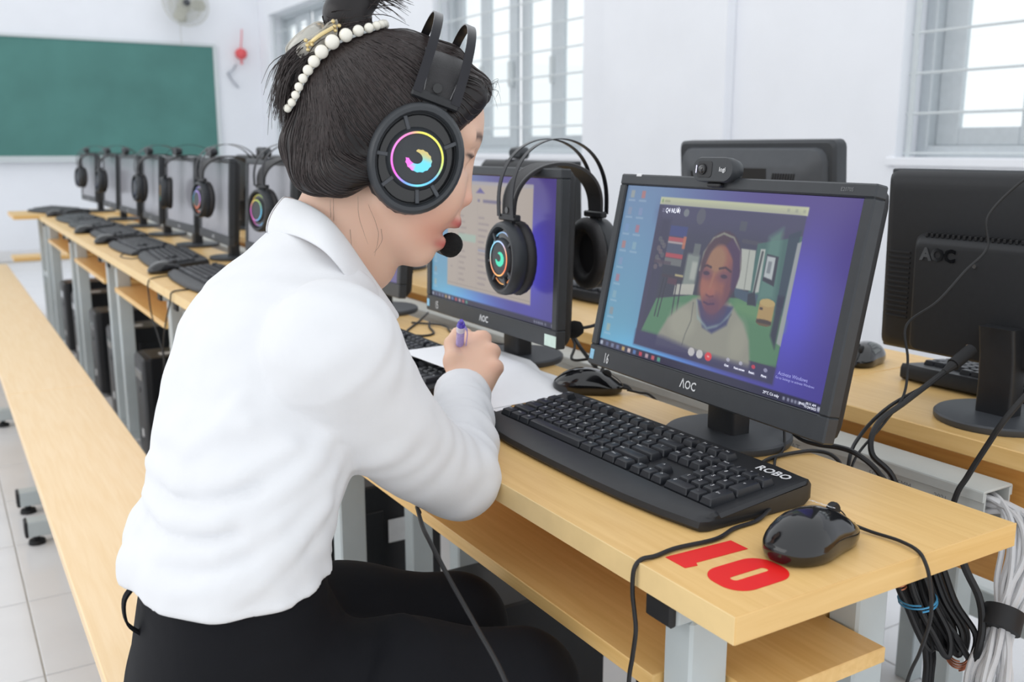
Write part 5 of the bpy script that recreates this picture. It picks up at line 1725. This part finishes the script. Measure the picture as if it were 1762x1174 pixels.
    for stp in range(13):
        g = Hf.grad(cur)
        hc = to_head(cur)
        # lower hair runs backwards first, then turns up to the clip
        low_ = np.clip((-.0 - hc[:, 2]) / .05, 0, 1) * np.clip((hc[:, 0] + .09) / .05, 0, 1)
        d = (knot + jit - cur); dist = np.linalg.norm(d, axis=1, keepdims=True); d = d / (dist + 1e-9)
        d = d * (1 - low_[:, None] * .8) + (-HFW * .9 - HUP * .25) * low_[:, None]
        d -= g * (d * g).sum(1, keepdims=True); d /= (np.linalg.norm(d, axis=1, keepdims=True) + 1e-9)
        cur = cur + d * np.minimum(.0075, dist * .4)
        cur = cur - Hf.grad(cur) * (Hf.sample(cur) - .0004)[:, None]
        paths.append(cur.copy())
    def strands(paths, r, seed=0, lift=None):
        A = np.stack(paths, 1)              # n, steps, 3
        n, m, _ = A.shape
        tan = np.gradient(A, axis=1); tan /= (np.linalg.norm(tan, axis=2, keepdims=True) + 1e-9)
        ref = rng.normal(0, 1, (n, 1, 3)); s1 = np.cross(tan, ref); s1 /= (np.linalg.norm(s1, axis=2, keepdims=True) + 1e-9)
        s2 = np.cross(tan, s1)
        tp = np.linspace(0, 1, m); rad = r * (np.sin(np.pi * np.clip(tp, .06, .97)) ** .5)[None, :, None]
        V = np.stack([A + rad * (s1 * math.cos(a) + s2 * math.sin(a)) for a in (0, 2.094, 4.189)], 2).reshape(-1, 3)
        i = np.arange(n)[:, None, None]; j = np.arange(m - 1)[None, :, None]; k = np.arange(3)[None, None, :]
        a = (i * m + j) * 3
        Qs = np.stack([a + k, a + (k + 1) % 3, a + 3 + (k + 1) % 3, a + 3 + k], -1).reshape(-1, 4)
        return V, Qs
    V, Qs = strands(paths, .00062)
    s_ = mesh_np('hair_strands', V, Qs, mat('hair_strand', (50, 41, 40), .28, var=.3, scale=200, spec=.6))  # strand colour lightened to stand in for highlights on the hair
    s_['kind'] = 'stuff'; fin(s_); s_.parent = hair; s_.matrix_parent_inverse = Matrix.Identity(4)
    # loose ends: tuft at the back, wisps of the topknot, nape and forehead
    loose = []
    def wisp(a, ctrl, n, sp0, sp1, steps=9):
        C = [np.array(c) for c in [a] + ctrl]
        Pt = np.array([list(v) for v in spline([tuple(c) for c in C], 6)])
        Pt = Pt[np.linspace(0, len(Pt) - 1, steps).astype(int)]
        t = np.linspace(0, 1, steps)[None, :, None]
        o0 = rng.normal(0, 1, (n, 1, 3)) * sp0; o1 = rng.normal(0, 1, (n, 1, 3)) * sp1
        ln = rng.uniform(.75, 1.08, (n, 1, 1))
        A = Pt[0] + (Pt[None] - Pt[0]) * ln + o0 * (1 - t) + (o0 * .6 + o1) * t
        loose.append(A)
    wisp(hp(-.100, -.010, .068), [hp(-.121, -.014, .056), hp(-.134, -.018, .030), hp(-.132, -.020, -.004)], 420, .008, .006)
    wisp(hp(-.104, -.012, .060), [hp(-.122, -.018, .042), hp(-.128, -.022, .014), hp(-.120, -.024, -.018)], 300, .008, .005)
    wisp(hp(-.104, .004, .070), [hp(-.126, -.002, .062), hp(-.141, -.006, .042), hp(-.143, -.008, .016)], 160, .006, .005)
    wisp(hp(-.096, -.006, .120), [hp(-.088, -.006, .138), hp(-.070, -.006, .150), hp(-.050, -.004, .150)], 130, .007, .010)
    wisp(hp(-.100, -.006, .115), [hp(-.108, -.006, .128), hp(-.118, -.004, .126)], 60, .006, .008)
    wisp(hp(-.098, -.006, .122), [hp(-.096, -.004, .140), hp(-.086, -.002, .158)], 60, .006, .010)
    A = np.concatenate(loose)
    V, Qs = strands([A[:, k] for k in range(A.shape[1])], .00055)
    o = mesh_np('loose_hair', V, Qs, bpy.data.materials['hair_strand']); o['kind'] = 'stuff'; fin(o); o.parent = hair; o.matrix_parent_inverse = Matrix.Identity(4)
    loose.clear()
    for k in range(13):
        l0 = rng.uniform(-.055, -.02); a = hp(rng.uniform(-.07, -.01), l0 - .006, rng.uniform(-.085, -.062))
        loose_pts = [a, a + np.array([.004, -.004, -.03]) + rng.normal(0, .004, 3), a + np.array([.012, -.004, -.06]) + rng.normal(0, .008, 3)]
        wisp(loose_pts[0], loose_pts[1:], 1, .001, .004)
    for k in range(40):
        a = hp(rng.uniform(.045, .066), rng.uniform(-.045, .02), rng.uniform(.085, .096))
        wisp(a, [a + HFW * .010 + HUP * .006 + rng.normal(0, .003, 3), a + HFW * .014 - HUP * .006 + rng.normal(0, .006, 3)], 1, .001, .003)
    A = np.concatenate(loose)
    V, Qs = strands([A[:, k] for k in range(A.shape[1])], .00020)
    o = mesh_np('flyaway_hair', V, Qs, bpy.data.materials['hair_strand']); o['kind'] = 'stuff'; fin(o); o.parent = hair; o.matrix_parent_inverse = Matrix.Identity(4)

    # ---------------- worn things
    pearl = mat('pearl', (238, 234, 222), .22, var=.04, coat=.6)
    path = [hp(-.112, -.030, -.004), hp(-.114, -.036, .014), hp(-.114, -.040, .036), hp(-.110, -.042, .058), hp(-.101, -.043, .079), hp(-.087, -.043, .096), hp(-.072, -.036, .108), hp(-.062, -.022, .118), hp(-.058, .0, .122), hp(-.060, .03, .116), hp(-.065, .055, .095), hp(-.07, .07, .07)]
    S_ = np.array([list(v) for v in spline([tuple(p) for p in path], 14)])
    # keep the band on the hair surface
    for _ in range(3):
        dd = Hf.sample(S_); S_ = S_ - Hf.grad(S_) * (dd - .003)[:, None]
    hb = thing('pearl_headband', 'white pearl hair band across the back of the dark hair', 'hair band', tuple(S_[len(S_) // 2]))
    off = S_[len(S_) // 2]
    MB().tube([tuple(p - off) for p in S_[::4]], .0016, 6, 2).build('band', M['alu_light'], hb)
    pos = 0.0; seg = np.linalg.norm(np.diff(S_, axis=0), axis=1); cum = np.concatenate([[0], np.cumsum(seg)])
    ball = MB().lathe([(.02, -1), (.38, -.924), (.707, -.707), (.924, -.38), (1, 0), (.924, .38), (.707, .707), (.38, .924), (.02, 1)], 16).mesh('pearl', 80)
    ball.materials.append(pearl)
    k = 0
    while pos < cum[-1]:
        f = pos / cum[-1]
        r = .0044 + .0034 * math.exp(-((pos - .082) / .035) ** 2)
        pt = np.array([np.interp(pos, cum, S_[:, q]) for q in range(3)])
        pt = pt + Hf.grad(pt[None])[0] * r * .6
        o = link('pearl', ball, None, hb); o.location = pt - off; o.scale = (r, r, r)
        pos += r * 1.95; k += 1
    # clear claw clip with gilt hinge
    cl = thing('hair_clip', 'clear plastic hair claw with gold hinge holding the topknot', 'hair clip', tuple(hp(-.112, -.010, .084)))
    clear = mat('clear_acrylic', (240, 236, 226), .12, var=0, trans=.62, ior=1.35)
    gold = mat('gilt_metal', (220, 200, 150), .3, metal=.7, var=.05)
    o0 = hp(-.112, -.010, .084)
    def lh(f, l, u): return tuple(hp(f, l, u) - o0)
    for s, tilt_, nm in ((0, 0, 'claw_half'), (1, 1, 'claw_half')):
        rs = []
        for i in range(9):
            t = i / 8
            wv = .027 * math.sin(math.pi * (.12 + .82 * t)) ** .7
            cf, cu_ = (-.108 - .026 * t * (1 if s else .2), .072 + (.022 if s else .030) * t)
            bow = -.010 * math.sin(math.pi * t)
            rs.append([lh(cf - .6 * w_ * wv / .027 * .010 * 0 + bow * (1 if s else .5), -.022 + (-.008 if not s else .006) + .004 * abs(w_), cu_) if False else lh(cf + bow + w_ * wv * .55, -.026 + (.018 if s else -.006) + .006 * w_ * w_, cu_ + w_ * wv * .75 - .010) for w_ in (-1, -.6, -.2, .2, .6, 1)])
        mb_ = MB(); mb_.rings(rs, close_u=False, cap=False)
        o = mb_.build(nm, clear, cl, 60)
        md = o.modifiers.new('thickness', 'SOLIDIFY'); md.thickness = .0022
        rim = [r[0] for r in rs] + [r[-1] for r in rs[::-1]] + [rs[0][0]]
        MB().tube(rim, .0011, 6, 2).build('rim', gold if False else clear, cl)
    MB().tube([lh(-.126, -.036, .066), lh(-.118, -.040, .078), lh(-.108, -.040, .090)], .0022, 8, 6).build('hinge_bar', gold, cl)
    for (a_, b_) in ((-.127, .064), (-.107, .092)):
        for dx, du in ((0, 0), (.004, .002), (-.003, .004), (.002, -.004)):
            bb = MB(); bb.m = Matrix.Translation(lh(a_ + dx, -.040, b_ + du)); bb.lathe([(.0004, -.0022), (.002, -.001), (.0022, .001), (.0004, .0022)], 8); bb.build('hinge_bead', gold, cl)
    hs = headset('headset worn by the woman, rainbow ring lit on the ear cup', pal='spectrum', mic_path=[(.030, .088, -.045), (.066, .078, -.086), (.088, .040, -.094), (.085, .002, -.080)])
    put(hs, hp(.010, 0, -.008), HFW, HUP)
    hs.matrix_world = hs.matrix_world @ Matrix.Diagonal((.92, 1.0, .95, 1))
    return root
person = build_person()
# ------------------------------------------------------------------ things on the near desk
def number_sticker():
    t = thing('number_sticker', 'big red vinyl number ten stuck on the near desk corner', 'sticker', (.07, .08, DESK_Z))
    o = Vector((.07, .08, 0))
    def poly(pts, nm):
        m = MB(); m.prism([(x - .07, y - .08) for x, y in pts], .0002, .0006); m.build(nm, M['red'], t)
    poly([(.029, .098), (.043, .096), (.046, .1015), (.112, .0995), (.112, .1235), (.029, .1265)], 'digit_one')
    # zero: rounded ring with a narrow slot
    out = rrect(.032, .110, .031, .084, .022, 8); inn = rrect(.049, .094, .0525, .0610, .0042, 8)
    n = len(out)
    vs = []; fs = []
    for ring in (out, inn):
        for z in (.0002, .0006): vs += [(x - .07, y - .08, z) for x, y in ring]
    for j in range(n):
        k = (j + 1) % n
        fs += [(n + j, n + k, 3 * n + k, 3 * n + j), (j, k, n + k, n + j), (2 * n + j, 3 * n + j, 3 * n + k, 2 * n + k)]
    MB().add(vs, fs).build('digit_zero', M['red'], t)
number_sticker()

def sheet(label, corner, e1, e2, zf, mt='paper'):
    c = Vector((corner[0], corner[1], 0)); e1 = Vector(e1); e2 = Vector(e2)
    n, m = 18, 14
    vs = []; fs = []
    for layer in (0, 1):
        for i in range(n + 1):
            for j in range(m + 1):
                p = c + e1 * (i / n) + e2 * (j / m)
                vs.append((p.x - c.x, p.y - c.y, zf(p.x, p.y) + .0003 * layer - DESK_Z))
    N = (n + 1) * (m + 1)
    for i in range(n):
        for j in range(m):
            a = i * (m + 1) + j
            q = (a, a + 1, a + m + 2, a + m + 1)
            fs.append(q[::-1]); fs.append(tuple(k + N for k in q))
    edge = [i * (m + 1) for i in range(n + 1)] + [n * (m + 1) + j for j in range(1, m + 1)] + [i * (m + 1) + m for i in range(n - 1, -1, -1)] + [j for j in range(m - 1, 0, -1)]
    for a, b in zip(edge, edge[1:] + edge[:1]): fs.append((a, b, b + N, a + N))
    o = MB().add(vs, fs).build('paper_sheet', M[mt]); o.location = (c.x, c.y, DESK_Z)
    return tag(o, label, 'paper', 'white paper sheets')
def sst(x): x = min(1, max(0, x)); return x * x * (3 - 2 * x)
def z1(x, y):
    kb = .038 * sst((y - .690) / .10) * (1 - sst((x - .265) / .075))
    bs = .0135 * sst((.115 - math.hypot(x - .38, y - .961)) / .03)
    return DESK_Z + .0014 + max(kb, bs)
sheet('blank white sheet of paper under the writing hand', (.362, .690), (-.016, .292, 0), (-.212, -.012, 0), z1)
sheet('small white slip of paper below the left hand', (.086, .720), (.075, .062, 0), (.060, -.075, 0), lambda x, y: DESK_Z + .0006)

def pen():
    a = Vector((.0925, .6610, .8925)); b = Vector((.134, .758, .758))
    t = thing('pen', 'clear violet ballpoint pen held in the right hand', 'pen', tuple(b))
    d = (a - b)
    pm = mat('violet_clear_plastic', (176, 166, 230), .12, var=.1, scale=300, coat=.6)
    cap = mat('violet_plastic', (92, 74, 190), .15, var=.05, coat=.6)
    ink = mat('white_refill', (224, 222, 240), .3, var=.05)
    def seg(f0, f1, r0, r1, nm, m, parent=t):
        return MB().cyl(tuple(d * f0), tuple(d * f1), r0, 16, r2=r1).build(nm, m, parent)
    seg(0, .02, .0006, .0008, 'tip', M['chrome']); seg(.02, .14, .0012, .0050, 'nose_cone', cap); seg(.14, .90, .0056, .0062, 'barrel', pm)
    seg(.90, .965, .0066, .0066, 'collar', ink); seg(.965, 1.0, .0066, .0050, 'cap_end', cap); seg(1.0, 1.03, .0032, .0028, 'push_button', cap)
    s = Vector((.86, -.52, 0)).normalized()
    q = d.normalized().cross(s).normalized()
    MB().strip([tuple(d * .97 + s * .0062 - q * .004), tuple(d * .90 + s * .0098 - q * .004), tuple(d * .72 + s * .0090 - q * .004)], .004, .0016, tuple(q), 4).build('clip', pm, t)
pen()

# ------------------------------------------------------------------ cables
def cable(label, pts, r=.0022, m='cable', group=None, plug=None):
    o = Vector(pts[0])
    b = MB().tube([tuple(Vector(p) - o) for p in pts], r, 8, 8)
    if plug is None:
        c = b.build('cable', M[m]); c.location = o
        return tag(c, label, 'cable', group or 'loose cables')
    t = thing('cable', label, 'cable', tuple(o), 0, group or 'loose cables')
    b.build('cord', M[m], t)
    e = Vector(pts[0]) - o; d = (Vector(pts[1]) - Vector(pts[0])).normalized()
    MB().cyl(tuple(e - d * .02), tuple(e + d * .022), plug, 12).build('plug', M['rubber'], t)
    MB().cyl(tuple(e + d * .022), tuple(e + d * .042), plug * .8, 10, r2=r * 1.1).build('strain_relief', M['rubber'], t)
    return t
cable('black keyboard cord crossing the red number and hanging over the desk front', [(.196, .152, .757), (.168, .144, .7525), (.134, .141, .7525), (.098, .130, .7527), (.049, .133, .7530), (.020, .130, .7525), (.003, .131, .7523), (-.005, .132, .743), (-.006, .132, .720), (-.006, .128, .700), (-.008, .123, .684), (-.007, .128, .655), (-.006, .134, .62), (-.006, .130, .55), (-.004, .126, .45)], .0023)
cable('thin mouse cord looping off the desk end', [(.236, .086, .758), (.246, .060, .7535), (.250, .030, .754), (.246, .006, .7535), (.243, -.006, .746), (.247, -.010, .727), (.260, -.006, .685), (.272, .010, .636), (.275, .024, .592), (.262, .03, .50), (.25, .03, .40)], .0019)
cable('black headset cord hanging from the elbow past the knees', [(-.070, .470, .700), (-.0790, .458, .712), (-.1020, .408, .732), (-.1330, .330, .744), (-.1438, .291, .7440), (-.1515, .2316, .7272), (-.1566, .1704, .7074), (-.1621, .109, .6855), (-.17, .05, .64), (-.18, .02, .56)], .0024)
cable('thin webcam cord dropping behind the near monitor', [(.405, .330, .85), (.399, .325, .79), (.375, .30, .757), (.345, .285, .7525), (.318, .262, .7525), (.300, .247, .7525), (.292, .236, .756)], .0018)
cable('thick black power cord leaving the near monitor base', [(.42, .41, .84), (.43, .37, .78), (.428, .325, .757), (.425, .29, .756), (.436, .262, .757), (.440, .236, .754), (.452, .212, .735), (.462, .195, .70), (.47, .19, .60)], .0037, plug=.008)
cable('black monitor cord lying along the near desk edge', [(.292, .268, .7535), (.320, .280, .7533), (.346, .286, .7533), (.38, .284, .7535), (.406, .276, .7535), (.418, .256, .750), (.421, .240, .73), (.43, .235, .66)], .0026)
cable('black video cord arching from the opposite monitor into the duct gap', [(.683, .262, .850), (.6458, .2631, .8326), (.5707, .2652, .8005), (.5168, .2679, .7749), (.4898, .2528, .7427), (.4955, .2182, .7117), (.50, .20, .62)], .0040, plug=.009)
cable('black power cord arching beside the video cord of the opposite monitor', [(.684, .285, .83), (.6354, .2769, .8142), (.5494, .2762, .7927), (.5032, .2837, .7566), (.4618, .2662, .7276), (.46, .26, .64)], .0026)
cable('thin webcam cord hanging down the back of the right monitor', [(.800, .186, 1.112), (.770, .200, 1.116), (.738, .224, 1.104), (.703, .256, 1.05), (.697, .250, 1.005), (.6686, .2606, .9736), (.640, .280, .93), (.6158, .3078, .8947), (.5949, .2862, .8507), (.5681, .2686, .8083), (.5319, .270, .7721), (.47, .266, .7276), (.465, .26, .66)], .0018)
cable('thick black cord with inline plug at the right edge', [(.60, .086, .886), (.5652, .1173, .8166), (.5585, .1355, .7753), (.5506, .1533, .7293), (.5417, .1625, .6951), (.53, .17, .60)], .0038, plug=.008)
cable('black cord below the document monitor', [(.43, .93, .86), (.4356, .8728, .8063), (.4295, .8361, .7864), (.436, .7997, .757), (.43, .77, .74), (.44, .75, .66)], .0035)
cable('second black cord twisted below the document monitor', [(.44, .97, .85), (.45, .89, .79), (.42, .85, .765), (.445, .81, .77), (.43, .79, .748), (.45, .78, .66)], .0026)
cable('black cord behind the second mouse', [(.42, .74, .80), (.40, .73, .775), (.3823, .7184, .757), (.395, .70, .754), (.43, .69, .74), (.45, .68, .66)], .0030)
cable('tail of the mouse behind the near keyboard', [(.386, .646, .757), (.400, .634, .7535), (.415, .620, .749), (.43, .60, .72), (.44, .59, .65)], .0019)
cable('cord curled on the desk beside the far side of the second keyboard', [(.45, 1.50, .7525), (.376, 1.40, .7525), (.30, 1.30, .7525), (.31, 1.25, .7525), (.345, 1.26, .7525), (.37, 1.33, .7525), (.40, 1.39, .7525)], .0024)
cable('tangled cord under the lit violet monitor', [(.36, 1.40, .753), (.40, 1.32, .755), (.385, 1.25, .753), (.42, 1.18, .755), (.40, 1.12, .753), (.43, 1.07, .75)], .0022)
cable('thin grey loop of cord on the far desk', [(.15, 3.38, .7525), (.10, 3.33, .7525), (.05, 3.25, .7525), (.03, 3.16, .7525), (.055, 3.08, .7525), (.09, 3.14, .7525), (.12, 3.28, .7525)], .0018)
cable('cord hanging over the edge of the third desk', [(.18, 2.52, .7525), (.12, 2.535, .7525), (.067, 2.535, .7525), (.015, 2.50, .7525), (-.006, 2.48, .742), (-.008, 2.47, .70), (-.010, 2.44, .65), (-.008, 2.38, .60), (-.006, 2.33, .54), (-.006, 2.36, .45), (-.006, 2.36, .30)], .0022)
cable('second cord hanging beside the first over the third desk', [(.05, 2.20, .7525), (.0, 2.17, .752), (-.008, 2.17, .725), (-.008, 2.26, .644), (-.008, 2.31, .566), (-.007, 2.31, .499), (-.006, 2.39, .427), (-.004, 2.40, .33)], .0022)
cable('cord hanging under the near desk behind the knees', [(.40, .55, .62), (.36, .52, .50), (.30, .50, .42), (.34, .54, .34), (.30, .50, .25), (.32, .52, .1)], .003)

# bundles in the gap between the rows
def bundle_white():
    t = thing('cable_bundle', 'thick bundle of white network cables strapped with black tape', 'cable bundle', (.60, .16, .68))
    o = Vector((.60, .16, .68)); rng = random.Random(3)
    for k in range(16):
        a = rng.uniform(0, 6.28); r = .017 * math.sqrt(rng.random())
        j = lambda s: Vector((math.cos(a) * r * s, math.sin(a) * r * s, 0)) + Vector((rng.uniform(-.004, .004), rng.uniform(-.004, .004), 0))
        pts = [Vector((.600 + rng.uniform(-.018, .018), .235, .672 + rng.uniform(-.01, .02))), Vector((.603 + rng.uniform(-.018, .018), .16, .682 + rng.uniform(-.012, .018))),
               Vector((.592, .108, .684)) + j(1.1), Vector((.555, .078, .655)) + j(1.2), Vector((.520, .065, .622)) + j(1.1), Vector((.490, .054, .592)) + j(.8), Vector((.466, .046, .562)) + j(1.0), Vector((.440, .034, .52)) + j(1.6), Vector((.43 + rng.uniform(-.03, .03), .03 + rng.uniform(-.03, .03), .40)), Vector((.44 + rng.uniform(-.05, .05), .05 + rng.uniform(-.05, .05), .02))]
        MB().tube([tuple(p - o) for p in pts], .0036, 7, 5).build('network_cable', M['wcable'], t)
    tape = MB(); d = Vector((.024, .008, .030)).normalized()
    c = Vector((.490, .054, .592)) - o
    tape.cyl(tuple(c - d * .013), tuple(c + d * .013), .0225, 24); tape.build('black_tape', M['rubber'], t)
bundle_white()
def bundle_black():
    t = thing('cable_bundle', 'folded bundle of black cords with blue twist ties and bare copper wire', 'cable bundle', (.436, .13, .63))
    o = Vector((.436, .13, .63)); rng = random.Random(5)
    for k in range(9):
        u = (k - 4) * .0052
        w = Vector((.86, -.52, 0)) * u + Vector((.5, .86, 0)) * rng.uniform(-.008, .008)
        pts = [Vector((.425, .150, .70)) + w, Vector((.432, .138, .625)) + w * .9, Vector((.434, .122, .592)) + w * .8, Vector((.440, .104, .565)) + w, Vector((.446, .092, .545 + rng.uniform(-.006, .006))) + w * 1.1, Vector((.452, .090, .548)) + w * 1.1, Vector((.456, .096, .570)) + w * 1.2, Vector((.452, .116, .60)) + w, Vector((.447, .134, .64)) + w]
        MB().tube([tuple(p - o) for p in pts], .0038, 7, 5).build('cord', M['cable'], t)
    for k in range(3):
        pts = [Vector((.430 + .006 * k, .12, .58)), Vector((.424 + .007 * k, .104, .54)), Vector((.412 + .006 * k, .094, .51)), Vector((.40 + .01 * k, .088, .42)), Vector((.41, .09, .2))]
        MB().tube([tuple(p - o) for p in pts], .0035, 7, 5).build('cord', M['cable'], t)
    def wrap(c, r, nm, m, turns=2, ax=(.1, -.2, -1)):
        A = Vector(ax).normalized(); s = A.orthogonal().normalized(); q = A.cross(s)
        pts = [Vector(c) - o + s * (r * math.cos(a)) + q * (r * .7 * math.sin(a)) + A * (.004 * a / 6.28) for a in [k * 2 * math.pi / 14 for k in range(14 * turns + 1)]]
        MB().tube([tuple(p) for p in pts], .0012, 5, 2).build(nm, m, t)
    wrap((.433, .129, .605), .031, 'blue_tie', M['blue_tie']); wrap((.410, .092, .508), .014, 'blue_tie', M['blue_tie'], 3)
    wrap((.415, .146, .635), .010, 'copper_wire', M['copper'], 5); wrap((.462, .088, .543), .016, 'copper_wire', M['copper'], 4, (.3, .2, -1))
bundle_black()
cable('single thick black cord hanging beside the white cable bundle', [(.46, .11, .70), (.4735, .097, .6466), (.4755, .076, .6136), (.4659, .063, .5845), (.455, .06, .545), (.45, .07, .40), (.45, .08, .1)], .0045)
